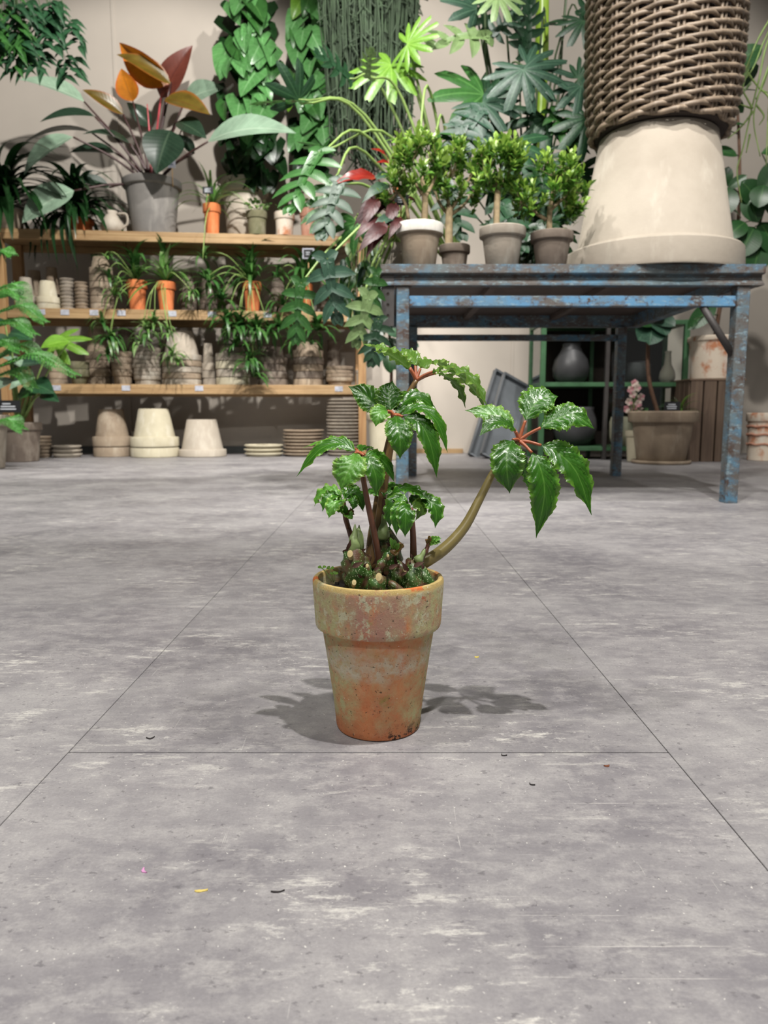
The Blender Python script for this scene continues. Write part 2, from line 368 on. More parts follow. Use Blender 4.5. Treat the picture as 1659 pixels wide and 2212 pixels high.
M['vine'] = plain('pale_green_stem', srgb(140, 168, 92), .5, 0, .3, 20); M['vine_dk'] = plain('dark_green_stem', srgb(64, 84, 48), .5, 0, .3, 20)
M['congo_stalk'] = plain('maroon_stalk', srgb(66, 40, 38), .4, 0, .3, 30); M['pink_stalk'] = plain('pink_stalk', srgb(188, 74, 82), .4, 0, .3, 30)
M['needle'] = plain('norfolk_needles', srgb(66, 124, 48), .5, 0, .3, 30)
M['cane'] = plain('lime_cane', srgb(150, 186, 60), .35, 0, .25, 12)
gl = G('cabinet_glass'); gl.b.inputs['Transmission Weight'].default_value = 1; gl.b.inputs['Roughness'].default_value = .02; gl.b.inputs['IOR'].default_value = 1.45
M['glass'] = gl.out((.92, .97, .95), .02)

# ---------------------------------------------------------------- leaf meshes (unit length along +Y, face +Z, base at origin)
def leafmesh(name, half=.3, kind='ovate', arch=.08, fold=.25, nu=12, nv=6, ruffle=0.0, twist=0.0, droop=0.0):
    v, f, uv = [], [], []
    for i in range(nu + 1):
        t = i / nu
        if kind == 'ovate': w = math.sin(math.pi * t ** .78) ** .85 * (1 - .12 * t)
        elif kind == 'heart': w = min(1, (t + .06) / .22) ** .6 * (1 - t) ** .72 * 1.12
        elif kind == 'strap': w = min(1, .5 + t * 3) * (1 - t ** 2.2) ** .8
        elif kind == 'lance': w = math.sin(math.pi * t ** .62) ** 1.1
        elif kind == 'obovate': w = math.sin(math.pi * t ** 1.5) ** .75
        elif kind == 'ellip': w = math.sin(math.pi * t) ** .62
        w = max(w, .004) * half
        for j in range(nv + 1):
            s = j / nv * 2 - 1
            y = t; x = s * w
            if kind == 'heart': y = t - .26 * abs(s) ** 1.5 * (1 - t) ** 3
            z = arch * 4 * t * (1 - t) - droop * t * t + fold * abs(s) * w + ruffle * w * s * s * math.sin(t * 22 + (1.6 if s > 0 else 0))
            a = twist * t; x, z = x * math.cos(a) - (z - arch * 4 * t * (1 - t)) * math.sin(a), z + x * math.sin(a)
            v.append((x, y, z)); uv.append((j / nv, t))
    for i in range(nu):
        for j in range(nv):
            a = i * (nv + 1) + j; f.append((a, a + 1, a + nv + 2, a + nv + 1))
    return newmesh(name, v, f, uv)
def fingermesh(name, lobes=11, spread=300, droop=.35, slit=.28, asp=1.0, back=.55):
    """deeply cut fan leaf: many fingers joined in a web round the stalk end"""
    v, f, uv = [], [], []; na, nr = lobes * 8, 7
    for i in range(na + 1):
        a = -R(spread) / 2 + R(spread) * i / na
        env = back + (1 - back) * (.5 + .5 * math.cos(a)) ** .8
        ph = (i % 8) / 8.0
        l = abs(math.sin(math.pi * ph)) ** .6
        r = env * (slit + (1 - slit) * l) * (1 + .05 * math.sin(i * 1.7))
        for k in range(nr + 1):
            q = r * k / nr
            ca = -R(spread) / 2 + R(spread) * ((i // 8) + .5) / lobes if i < na else a
            tt = k / nr; aa = a + (ca - a) * .25 * tt ** 2 * (1 if l > 0 else 0)
            x, y = q * math.sin(aa) * asp, q * math.cos(aa)
            z = -droop * q * q - .05 * q * (1 - l) + .05 * q
            v.append((x, y, z)); uv.append((.5 + (ph - .5) * tt, tt))
    for i in range(na):
        for k in range(nr):
            a = i * (nr + 1) + k; f.append((a, a + nr + 1, a + nr + 2, a + 1))
    return newmesh(name, v, f, uv)
def pinnmesh(name, pairs=7, lobe=.42, wid=.055, droop=.3, blade=.06, curl=.25):
    """long leaf cut into paired fingers along a midrib"""
    v, f, uv = [], [], []
    def strip(C, ws, nrm_drop):
        o = len(v); n = len(C)
        for i, c in enumerate(C):
            t = (C[min(i + 1, n - 1)] - C[max(i - 1, 0)]).normalized(); s = Vector((t.y, -t.x, 0)).normalized()
            for k, e in enumerate((-1, 0, 1)):
                p = c + s * e * ws[i]; v.append((p.x, p.y, p.z - abs(e) * ws[i] * -.25)); uv.append((.5 + e * .5, i / (n - 1)))
        for i in range(n - 1):
            for k in range(2): a = o + i * 3 + k; f.append((a, a + 1, a + 4, a + 3))
    Z = lambda y, r: -droop * y * y - curl * r * r
    strip([Vector((0, t / 8, Z(t / 8, 0))) for t in range(9)], [blade * (1.2 - t / 8) for t in range(9)], 0)
    for i in range(pairs):
        t = i / (pairs - 1); y0 = .02 + .86 * t; env = (math.sin(math.pi * (.22 + .68 * t)) ** .8) * (1.0 if i else .8); an = R(128 - 92 * t ** .8)
        for s in (-1, 1):
            L = lobe * env * (1 + .08 * math.sin(i * 2.3 + s)); C, ws = [], []
            for k in range(6):
                q = k / 5; a = an - .25 * q; r = L * q; C.append(Vector((s * math.sin(a) * r, y0 + math.cos(a) * r + .0, Z(y0, r)))); ws.append(wid * (.85 + .5 * math.sin(math.pi * min(1, q * .8))) * (1 - q ** 3) + .002)
            strip(C, ws, 0)
    return newmesh(name, v, f, uv)
LM = {
 'ovate': leafmesh('leaf_ovate', .27, 'ovate', .06, .3), 'ovate_w': leafmesh('leaf_broad', .36, 'ovate', .08, .25), 'ovate_n': leafmesh('leaf_narrow', .19, 'ovate', .10, .3),
 'ovate_f': leafmesh('leaf_folded', .34, 'ovate', .07, .75), 'heart': leafmesh('leaf_heart', .42, 'heart', .06, .18), 'heart2': leafmesh('leaf_heart', .38, 'heart', .12, .3),
 'strap': leafmesh('leaf_strap', .035, 'strap', .28, .4, 12, 2), 'strap2': leafmesh('leaf_strap', .03, 'strap', .16, .4, 12, 2, twist=.6), 'strap_w': leafmesh('leaf_strap', .055, 'strap', .22, .4, 12, 2),
 'strap_d': leafmesh('leaf_strap', .04, 'strap', .36, .4, 14, 2), 'lance': leafmesh('leaf_lance', .16, 'lance', .12, .3, 10, 4, .12),
 'small': leafmesh('leaf_small', .26, 'obovate', .06, .2, 4, 2), 'small2': leafmesh('leaf_small', .3, 'obovate', .12, .15, 4, 2),
 'ellip': leafmesh('leaf_elliptic', .26, 'ellip', .06, .2), 'ellip_w': leafmesh('leaf_elliptic', .33, 'ellip', .08, .15),
 'finger': fingermesh('leaf_cut', 9, 290, .3, .42), 'finger_d': pinnmesh('leaf_cut', 5, .55, .085, .35, .13), 'finger_f': fingermesh('leaf_cut', 11, 290, .15, .42, .95, .6),
 'finger_n': pinnmesh('leaf_cut', 6, .46, .065, .2, .10), 'tri': fingermesh('leaf_cut', 5, 200, .3, .42, .95, .5),
}
def leaf(me, mat, parent, p, tip, nrm=(0, -.5, .85), ws=1.0, name='leaf'):
    p, y = Vector(p), Vector(tip) - Vector(p); L = y.length; y = y / L
    x = y.cross(Vector(nrm))
    if x.length < 1e-4: x = y.cross(Vector((.3, .8, .5)))
    x.normalize(); z = x.cross(y)
    Mx = Matrix(((x.x * L * ws, y.x * L, z.x * L, p.x), (x.y * L * ws, y.y * L, z.y * L, p.y), (x.z * L * ws, y.z * L, z.z * L, p.z), (0, 0, 0, 1)))
    return inst(name, LM[me] if isinstance(me, str) else me, M[mat], parent, Mx)
def jit(s): return Vector((rnd.uniform(-s, s), rnd.uniform(-s, s), rnd.uniform(-s, s)))

# ---------------------------------------------------------------- pots
PC = {}
def potmesh(Rt, Rb, h, rim=.25, lip=.06, t=.1, seg=40):
    k = (round(Rt, 4), round(Rb, 4), round(h, 4), rim, lip, t)
    if k in PC: return PC[k]
    rh = h * rim; lp = Rt * lip; th = Rt * t; Ri = Rt - lp
    zr = h - rh; rb = Rb + (Ri - Rb) * (zr / h)
    e = min(th * .35, rh * .3) if rim > 0 else th * .35
    P = [(0.0005, 0), (Rb - e, 0), (Rb, e)]
    if rim > 0: P += [(rb, zr - e * .5), (rb + lp * .5, zr), (Rt - e * .5, zr + e * .3), (Rt, zr + e)]
    P += [(Rt, h - e), (Rt - e, h), (Rt - th + e, h), (Rt - th, h - e), (max(Rb - th, .002), th), (0.0005, th)]
    v, f = lathegeo(P, seg); me = newmesh('pot', v, f, None, True)
    me.set_sharp_from_angle(angle=R(38)); PC[k] = me; return me
def flip(loc, h): return Matrix.Translation(Vector(loc) + Vector((0, 0, h))) @ Matrix.Rotation(math.pi, 4, 'X')
def pot_thing(name, loc, Rt, Rb, h, mat, label, cat='pot', group=None, rim=.22, inverted=False, lip=.06, t=.1, rz=0):
    Mx = flip(loc, h) if inverted else Matrix.Translation(loc)
    o = inst(name, potmesh(Rt, Rb, h, rim, lip, t), M[mat], None, Mx @ Matrix.Rotation(rz, 4, 'Z'))
    return tag(o, label, cat, group)
def stack(name, n, loc, Rt, Rb, h, mats, dz, label, cat, group, rim=.22, inverted=False, lip=.06, t=.1):
    for i in range(n):
        s = .003 if Rt > .04 else .0015
        pot_thing(name, Vector(loc) + Vector((rnd.uniform(-s, s), rnd.uniform(-s, s), i * dz)), Rt, Rb, h, mats[i % len(mats)] if isinstance(mats, list) else mats, label, cat, group, rim, inverted, lip, t, rnd.uniform(0, 6))
def disc(name, c, r, mat, parent, dome=.0, seg=28):
    v = [(c[0], c[1], c[2] + dome)]; f = []
    for k, q in ((1, .6), (2, 1.0)):
        for s in range(seg):
            a = 2 * math.pi * s / seg; v.append((c[0] + r * q * math.cos(a), c[1] + r * q * math.sin(a), c[2] + dome * (1 - q * q)))
    for s in range(seg):
        a, b = 1 + s, 1 + (s + 1) % seg; f.append((0, a, b)); f.append((a, a + seg, b + seg, b))
    return wobj(name, v, f, mat, parent)
def potted(name, loc, Rt, Rb, h, potmat, label, cat='plant', group=None, rim=.22, lip=.06, t=.1):
    """root empty with a pot and its soil"""
    T = thing(name, loc, label, cat, group)
    inst('pot', potmesh(Rt, Rb, h, rim, lip, t), M[potmat], T, Matrix.Translation(loc))
    disc('soil', (loc[0], loc[1], loc[2] + h * .9), Rt * (1 - t) * .985, M['soil'], T, .005)
    return T
def plant_tag(T, p, w, h, black=True, stick=.08, tilt=0.0):
    """slate tag on a stick, with chalk lines (illegible in the photo)"""
    p = Vector(p); v, f = boxgeo(p.x - w / 2, p.x + w / 2, p.y - .002, p.y + .002, p.z - h / 2, p.z + h / 2)
    o = wobj('name_tag', v, f, M['tag_black' if black else 'tag_white'], T, smooth=False)
    j = Join()
    for k in range(3):
        z = p.z + h * (.22 - .22 * k); a = rnd.uniform(.2, .36) * w
        j.add(*boxgeo(p.x - a, p.x + a * rnd.uniform(.4, 1), p.y - .0032, p.y - .0015, z - h * .05, z + h * .05))
    wobj('tag_writing', j.v, j.f, M['ink_white' if black else 'ink_dark'], o, smooth=False)
    tube('tag_stick', [p + Vector((0, .004, -h * .4)), p + Vector((0, .006, -h * .5 - stick))], [.003], M['stickwood'], T, 5, 2)

# ================================================================= SETTING
WALL = 5.85
fl = box('floor', -4.3, 4.3, -1.2, WALL + .1, -.03, -.0022, M['grout']); tag(fl, kind='structure')
TW, TL, gap = .538, 1.076, .0004
tme = None
for ci in range(-8, 8):
    x0 = -.283 + ci * TW
    off = .630 if ci % 2 == 0 else 1.154
    y = off - 2 * TL
    while y < WALL:
        y1 = min(y + TL, WALL + .08)
        if y1 - y > .05:
            if y1 - y > TL - 1e-6:
                if tme is None:
                    v, f = boxgeo(gap, TW - gap, gap * 2.2, TL - gap * 2.2, -.004, 0, .0004); tme = newmesh('tile', v, f, None, False)
                inst('tile', tme, M['floor'], fl, Matrix.Translation((x0, y, 0)))
            else:
                v, f = boxgeo(x0 + gap, x0 + TW - gap, y + gap, y1, -.004, 0, .0004); wobj('tile', v, f, M['floor'], fl, smooth=False)
        y += TL
wl = box('wall_back', -4.3, 4.3, WALL, WALL + .12, 0, 3.75, M['wall']); tag(wl, kind='structure')
for xx in (245, 1106):       # raised joint strips between wall panels
    X = at(xx, 80 if xx < 800 else 800, WALL).x
    v, f = boxgeo(X - .012, X + .012, WALL - .006, WALL + .01, 0.07, 3.74, .002); wobj('joint_strip', v, f, M['wall'], wl, smooth=False)
bb = box('baseboard_back', -4.3, .12, WALL - .018, WALL + .01, 0, .055, M['baseboard']); tag(bb, kind='structure')
tr = box('trim_1', .13, .62, WALL - .03, WALL + .01, 0, .035, M['pine']); tag(tr, kind='structure')
ce = box('ceiling', -4.3, 4.3, 1.0, WALL + .12, 3.7, 3.75, M['ceil']); tag(ce, kind='structure')

# ================================================================= SHELF UNIT
SX0, SD0, SK = -2.62, 5.12, .100        # front-left corner and depth slope along X
SXR = -.13
SHD = .40
ZT, ZM, ZB = hz(492, 5.12), hz(664, 5.12), hz(829, 5.12)
def sD(X, d=0): return SD0 + (X - SX0) * SK + d
def shp(x, z, d):
    """point on the shelf: pixel column x, height z, d metres behind the front edge"""
    D = 5.25 + d
    for _ in range(6):
        X = (x - 829.5) / F * zc(D, z); D = sD(X, d)
    return Vector((X, D, z))
sa = math.atan(SK)
SM = Matrix.Translation((SX0, SD0, 0)) @ Matrix.Rotation(sa, 4, 'Z')
SL = (SXR - SX0) / math.cos(sa)
shelf = thing('shelf_unit', (SX0, SD0, 0), 'pine shelf unit with three boards holding stacked clay pots', 'shelf', rotz=sa)
def shelfbox(name, x0, x1, y0, y1, z0, z1, mat, parent=None, b=.003):
    v, f = boxgeo(x0, x1, y0, y1, z0, z1, b); me = newmesh(name, v, f, None, False)
    return inst(name, me, M[mat], parent or shelf, SM)
boards = []
for z in (ZT, ZM, ZB):
    boards.append(shelfbox('shelf_board', -.02 if z == ZT else .075, SL + (.02 if z == ZT else -.05), -.0, SHD, z - .03, z, 'pine'))
    shelfbox('front_rail', .075, SL - .05, .0, .022, z - .066, z - .03, 'pine')
    shelfbox('back_rail', .075, SL - .05, SHD - .03, SHD, z - .075, z - .03, 'pine')
for x in (0, SL - .052):
    for y in (.002, SHD - .06): shelfbox('post', x + (0.003 if x == 0 else 0), x + .055 if x > 0 else .072, y, y + .055, 0, ZT - .03, 'pine_post')
for x in (.012, SL - .045):
    for z in (ZM, ZB): shelfbox('side_rail', x, x + .03, .057, SHD - .06, z - .08, z - .02, 'pine_post')
for z, bd, xs in ((ZM, boards[1], (88, 140, 203, 262, 372, 458, 578, 712)), (ZB, boards[2], (122, 272, 430, 732))):
    for x in xs:
        p = shp(x, z - .03, -.004); q = (SM.inverted() @ p)
        v, f = boxgeo(q.x - .028, q.x + .028, -.004, .0005, z - .044, z - .008); t_ = inst('price_card', newmesh('price_card', v, f, None, False), M['tag_white'], bd, SM)
        

# ================================================================= TABLE
TD0, TD1, TZ = 2.5, 3.72, .7875
TX0, TX1 = -.011, 1.247
tab = thing('work_table', (TX0, TD0, 0), 'worn blue steel work table holding little potted trees', 'table')
def tb(name, x0, x1, y0, y1, z0, z1, mat='rust', b=.002, parent=None): return box(name, x0, x1, y0, y1, z0, z1, M[mat], parent or tab, b)
tb('top_sheet', TX0 + .012, TX1 - .012, TD0 + .012, TD1 - .012, TZ - .012, TZ - .001, 'under')
def channel(name, a, b, along):
    """C-shaped steel edge: lip, recessed web, lower lip"""
    prof = [(0, 0), (0, -.027), (.006, -.030), (.022, -.031), (.022, -.046), (.004, -.060), (.004, -.066), (.05, -.066), (.05, 0)]
    v, f = [], []
    for e in (a, b):
        for d, z in prof:
            if along == 'x': v.append((e, TD0 + d, TZ + z))
            elif along == 'xb': v.append((e, TD1 - d, TZ + z))
            elif along == 'yl': v.append((TX0 + d, e, TZ + z))
            else: v.append((TX1 - d, e, TZ + z))
    n = len(prof)
    for i in range(n): f.append((i, (i + 1) % n, n + (i + 1) % n, n + i))
    f += [tuple(range(n)), tuple(range(2 * n - 1, n - 1, -1))]
    return wobj(name, v, f, M['rust'], tab, smooth=False)
channel('front_channel', TX0, TX1, 'x'); channel('back_channel', TX0, TX1, 'xb'); channel('side_channel', TD0 + .05, TD1 - .05, 'yl'); channel('side_channel', TD0 + .05, TD1 - .05, 'yr')
for x in (.062, 1.186):
    tb('leg', x - .021, x + .021, TD0 + .012, TD0 + .062, 0, TZ - .067); 
    tb('leg_gusset', x - .03, x + .03, TD0 + .008, TD0 + .066, TZ - .0675, TZ - .0655, 'under', 0)
for x in (.14, 1.15): tb('leg', x - .021, x + .021, TD1 - .07, TD1 - .02, 0, TZ - .067)
tb('lower_rail', .083, 1.165, TD0 + .02, TD0 + .05, .656, .690, 'rust_blue'); tb('lower_rail', .161, 1.129, TD1 - .055, TD1 - .03, .656, .685)
for k in range(2):
    tb('under_strut', .38 + .42 * k, .41 + .42 * k, TD0 + .05, TD1 - .05, TZ - .035, TZ - .013, 'under', 0)
tube('corner_brace', [(1.06, TD0 + .035, .66), (1.17, TD0 + .035, .50)], [.012], M['dark_steel'], tab, 6, 2, False)
j = Join(); j.add(*boxgeo(TX0 + .004, TX0 + .044, TD0 + .014, TD0 + .022, .592, TZ - .03))
br = wobj('perforated_bracket', j.v, j.f, M['dark_steel'], tab, smooth=False)
for k in range(4):
    v, f = lathegeo([(.0002, .0), (.005, .0), (.005, .002)], 10); v = [(TX0 + .024 + p[0], TD0 + .0138 - p[2] * .2, .625 + .035 * k + p[1]) for p in v]
    wobj('bolt_hole', v, f, M['soil'], br)

# ================================================================= BEGONIA (foreground)
BX, BY = -.0055, .691
beg = thing('potted_begonia', (BX, BY, 0), 'begonia with glossy toothed leaflets in mossy terracotta pot standing alone on the tiles', 'plant')
P = [(.0005, 0), (.0375, 0), (.0398, .0009), (.0408, .0035), (.0435, .03), (.0480, .062), (.0536, .0990), (.0541, .1003), (.0550, .1008), (.0578, .1010), (.0592, .1018), (.0599, .1038), (.0602, .107), (.0612, .125), (.0622, .1405), (.0622, .1455), (.0610, .1478),
     (.0590, .1485), (.0572, .1478), (.0562, .1455), (.0550, .132), (.0520, .1), (.036, .008), (.0005, .008)]
v, f = lathegeo(P, 96)
pm = newmesh('pot', v, f); pm.set_sharp_from_angle(angle=R(32)); bp = inst('pot', pm, M['begpot'], beg, Matrix.Translation((BX, BY, 0)))
so = Join(); rr = random.Random(3)
ringn, segn = 9, 48
vs = [(BX, BY, .134)]; fs = []
for k in range(1, ringn + 1):
    for s in range(segn):
        a = 2 * math.pi * s / segn; q = .0545 * k / ringn
        vs.append((BX + q * math.cos(a), BY + q * math.sin(a), .1335 + rr.uniform(-.0018, .0018)))
for s in range(segn): fs.append((0, 1 + s, 1 + (s + 1) % segn))
for k in range(ringn - 1):
    for s in range(segn):
        a, b = 1 + k * segn + s, 1 + k * segn + (s + 1) % segn; fs.append((a, a + segn, b + segn, b))
wobj('soil', vs, fs, M['soil'], beg)

def leaflet(parent, pts, hw, N, mat, fold=.2, ruffle=.085, pucker=.12, teeth=18, asym=0.0, seed=0, nu=60, nv=12):
    C = spline([at(*p) for p in pts], 60); C = [C[round(i * (len(C) - 1) / nu)] for i in range(nu + 1)]
    Dm = sum(p[2] for p in pts) / len(pts); W = 1.03 * hw / F * zc(Dm, C[nu // 2].z)
    q = random.Random(seed); ph = q.uniform(0, 6); N = Vector(N).normalized()
    v, f, uv = [], [], []
    for i, c in enumerate(C):
        t = i / nu
        T = (C[min(i + 1, nu)] - C[max(i - 1, 0)]).normalized()
        S = T.cross(N); S = S.normalized() if S.length > 1e-4 else Vector((1, 0, 0)); n = S.cross(T)
        w = W * max(.012, math.sin(math.pi * min(t, .82) ** 1.0) ** .8 * min(1, (t + .02) / .13) ** .7 * (1 if t < .82 else (1 - .75 * (t - .82) / .18) * ((1 - t) / .18) ** .8))
        saw = ((t * teeth + ph) % 1.0); tooth = (1 - saw) * .2 if 0.03 < t < .985 else 0
        for j in range(nv + 1):
            s = j / nv * 2 - 1; a = abs(s)
            sw = w * (1 + (asym if s > 0 else -asym))
            e = (a ** 6) * tooth
            lv = math.sin(2 * math.pi * (t * 7 - a * .62 * 3.5) + .4)
            h = fold * a * sw + pucker * W * lv * min(1, a * 1.8) * (1 - a ** 5 * .3) * min(1, 6 * t * (1 - t)) + ruffle * W * a ** 3 * math.sin(t * 34 + ph + (2 if s > 0 else 0)) * min(1, 5 * (1 - t))
            h -= .35 * sw * a ** 4 * fold
            v.append(c + S * (s * sw * (1 + e)) + n * h - T * (e * w * .35)); uv.append((j / nv, t))
    for i in range(nu):
        for k in range(nv):
            a = i * (nv + 1) + k; f.append((a, a + 1, a + nv + 2, a + nv + 1))
    return wobj('leaflet', v, f, M[mat], parent, uv)
def petiole(pts, rpx, mat, n=6):
    q = [at(*p) for p in pts]; D = pts[0][2]
    return tube('leaf_stalk', q, [r / F * zc(D, q[0].z) for r in rpx], M[mat], beg, 12, n)
def stalklet(parent, a, b, r=4.2, mat='stalk_red'):
    A, B = at(*a), at(*b); k = zc(a[2], A.z) / F
    mid = A.lerp(B, .5) + Vector((0, 0, .0008)); return tube('leaflet_stalk', [A, mid, B], [r * k, r * .8 * k, r * .7 * k], M[mat], parent, 8, 4)
UP, FR, RT, LF = (0, -.12, 1), (0, -.8, .6), (.5, -.5, .7), (-.5, -.5, .7)

# leaf G, on the long bowed stalk to the right
dG = .715
pG = petiole([(880, 1243, .690), (905, 1222, .688), (957, 1188, .690), (1002, 1140, .697), (1035, 1080, .705), (1066, 1020, .711), (1095, 978, .715), (1121, 952, dG)], [15, 14, 13, 11.5, 9.5, 8, 7, 6], 'stalk_olive')
gl_ = [((1135, 909), [(1135, 909, .718), (1153, 876, .724), (1174, 860, .730), (1206, 856, .736)], 36, (-.25, -.75, .55), 'beg', .0),
       ((1168, 924), [(1168, 924, .712), (1203, 905, .712), (1240, 897, .71), (1284, 926, .706)], 32, (-.1, -.75, .65), 'beg', .12),
       ((1169, 962), [(1169, 962, .706), (1208, 980, .702), (1247, 1024, .698), (1278, 1113, .695)], 34, (.30, -.9, .42), 'beg', 0),
       ((1149, 978), [(1149, 978, .700), (1168, 1014, .692), (1176, 1070, .688), (1158, 1163, .688)], 32, (.12, -.95, .35), 'beg', .05),
       ((1112, 948), [(1108, 950, .705), (1096, 975, .69), (1095, 1015, .682), (1101, 1066, .684)], 33, (-.12, -.9, .45), 'beg', -.05),
       ((1122, 960), [(1120, 962, .716), (1131, 1000, .722), (1136, 1030, .726), (1146, 1060, .728)], 17, (.6, -.6, .4), 'beg', 0),
       ((1113, 930), [(1114, 932, .713), (1092, 914, .707), (1066, 914, .700), (1035, 942, .694)], 22, (-.2, -.62, .75), 'beg', 0),
       ((1108, 924), [(1110, 926, .728), (1082, 905, .735), (1050, 893, .74), (1004, 886, .742)], 26, (-.2, -.62, .75), 'beg_young', 0)]
for i, (sb, pts, hw, N, mt, asy) in enumerate(gl_):
    stalklet(pG, (1121, 952, dG), pts[0], 4.6); leaflet(pG, pts, hw, N, mt, seed=i, asym=asy, teeth=21)

# leaf A, the tallest, seen almost edge on
dA = .725
pA = petiole([(800, 1225, .700), (803, 1170, .703), (815, 1095, .709), (833, 990, .716), (852, 915, .72), (876, 862, .723), (899, 822, dA)], [11, 11, 10, 8.5, 7.5, 6.5, 5.5], 'stalk_brown')
for i, (pts, hw, N, mt) in enumerate([
    ([(886, 794, .728), (862, 773, .735), (828, 756, .742), (783, 743, .748)], 27, (-.1, -.14, 1), 'beg_under'),
    ([(884, 797, .72), (864, 780, .71), (838, 764, .70), (807, 759, .69)], 21, (-.25, -.16, 1), 'beg_under'),
    ([(897, 791, .732), (893, 775, .742), (882, 764, .755), (866, 752, .765)], 16, (-.3, -.3, 1), 'beg_under'),
    ([(908, 797, .73), (922, 785, .75), (944, 785, .77), (970, 800, .79)], 26, (0, -.22, 1), 'beg_under'),
    ([(934, 803, .722), (975, 798, .715), (1018, 823, .707), (1054, 880, .70)], 32, (.35, -.28, 1), 'beg_under'),
    ([(940, 806, .728), (965, 815, .735), (990, 840, .742), (1006, 882, .745)], 20, (.75, .35, .7), 'beg_under'),
    ([(936, 803, .735), (985, 808, .745), (1022, 840, .755), (1047, 880, .76)], 26, (.7, .3, .7), 'beg_under')]):
    stalklet(pA, (899, 822, dA), pts[0], 4.2); leaflet(pA, pts, hw, N, mt, seed=20 + i, ruffle=.18, teeth=21, fold=.3)

# leaf B, in front of the blue table leg
dB = .700
pB = petiole([(805, 1228, .694), (815, 1160, .696), (825, 1080, .698), (840, 985, .7), (848, 940, .701), (850, 898, dB)], [11, 10.5, 9, 8, 7, 6], 'stalk_brown')
for i, (pts, hw, N, mt) in enumerate([
    ([(836, 893, .702), (810, 874, .71), (786, 852, .716), (752, 834, .72)], 24, (-.35, -.8, .5), 'beg'),
    ([(838, 888, .694), (825, 888, .686), (817, 900, .68), (811, 922, .678)], 20, (-.1, -.95, .35), 'beg_young'),
    ([(844, 888, .704), (842, 868, .708), (841, 848, .713), (848, 822, .718)], 28, (-.1, -.95, .3), 'beg'),
    ([(857, 896, .702), (872, 870, .712), (905, 858, .716), (948, 893, .715)], 25, (.1, -.5, .85), 'beg'),
    ([(864, 897, .697), (905, 882, .694), (944, 912, .69), (967, 978, .688)], 23, (.4, -.45, .8), 'beg'),
    ([(870, 900, .692), (905, 912, .684), (930, 960, .678), (944, 1033, .676)], 24, (.45, -.85, .35), 'beg'),
    ([(855, 898, .688), (858, 920, .674), (864, 950, .667), (864, 992, .666)], 27, (.1, -.95, .3), 'beg')]):
    stalklet(pB, (850, 898, dB), pts[0], 4.4); leaflet(pB, pts, hw, N, mt, seed=40 + i, teeth=20, fold=.26)

# leaf C, left, on a dark stalk
dC = .672
pC = petiole([(820, 1238, .680), (817, 1200, .679), (808, 1150, .677), (794, 1085, .674), (784, 1030, .672), (777, 981, dC)], [8, 7.5, 7, 6, 5.5, 5], 'stalk_dark')
for i, (pts, hw, N, mt) in enumerate([
    ([(768, 975, .673), (735, 958, .678), (690, 972, .68), (640, 1030, .68)], 21, (-.3, -.55, .8), 'beg'),
    ([(768, 970, .69), (735, 952, .705), (695, 955, .715), (653, 968, .72)], 14, (-.1, -.2, 1), 'beg_young'),
    ([(766, 979, .665), (760, 1000, .652), (748, 1025, .647), (736, 1058, .646)], 33, (-.1, -.92, .42), 'beg_young'),
    ([(786, 984, .668), (800, 1000, .66), (812, 1030, .656), (812, 1072, .656)], 20, (.25, -.9, .4), 'beg'),
    ([(788, 982, .676), (812, 985, .68), (835, 1005, .684), (852, 1042, .686)], 18, (.4, -.6, .7), 'beg'),
    ([(780, 977, .68), (785, 967, .69), (794, 966, .70), (808, 974, .71)], 14, (0, -.4, .9), 'beg')]):
    stalklet(pC, (777, 981, dC), pts[0], 3.8); leaflet(pC, pts, hw, N, mt, seed=60 + i, teeth=19)

# leaf D, small and crumpled, lower left
dD = .690
pD = petiole([(772, 1195, .694), (758, 1157, .693), (748, 1122, .691), (742, 1083, dD)], [6.5, 6, 5, 4.5], 'stalk_dark')
for i, (pts, hw, N, mt) in enumerate([
    ([(740, 1076, .69), (715, 1062, .694), (692, 1070, .698), (679, 1094, .70)], 18, (-.3, -.5, .8), 'beg_young'),
    ([(739, 1078, .684), (722, 1070, .676), (706, 1080, .672), (696, 1105, .67)], 15, (-.4, -.7, .6), 'beg'),
    ([(740, 1080, .68), (730, 1082, .67), (718, 1096, .664), (710, 1120, .662)], 17, (-.2, -.85, .5), 'beg_young'),
    ([(744, 1078, .688), (760, 1066, .69), (775, 1074, .692), (785, 1106, .692)], 17, (.3, -.6, .75), 'beg'),
    ([(744, 1077, .7), (752, 1064, .712), (764, 1056, .72), (780, 1054, .725)], 16, (.1, -.5, .85), 'beg'),
    ([(746, 1082, .682), (758, 1078, .672), (764, 1088, .668), (762, 1102, .666)], 10, (.3, -.8, .5), 'beg')]):
    leaflet(pD, pts, hw, N, mt, seed=80 + i, ruffle=.22, fold=.35, teeth=10, nu=30, nv=8)
pD2 = petiole([(752, 1140, .686), (746, 1122, .682), (744, 1110, .680)], [5, 4.5, 4], 'stalk_dark')
for i, (tx, ty, dd) in enumerate(((724, 1100, .672), (734, 1096, .69), (752, 1098, .676), (766, 1112, .672), (762, 1122, .668))):
    leaflet(pD2, [(744, 1112, .680), ((744 + tx) / 2, (1112 + ty) / 2 - 5, dd), (tx, ty, dd)], 9, (0, -.7, .7), 'olive_red' if i == 3 else 'beg_young', seed=90 + i, ruffle=.25, fold=.4, teeth=8, nu=20, nv=6)

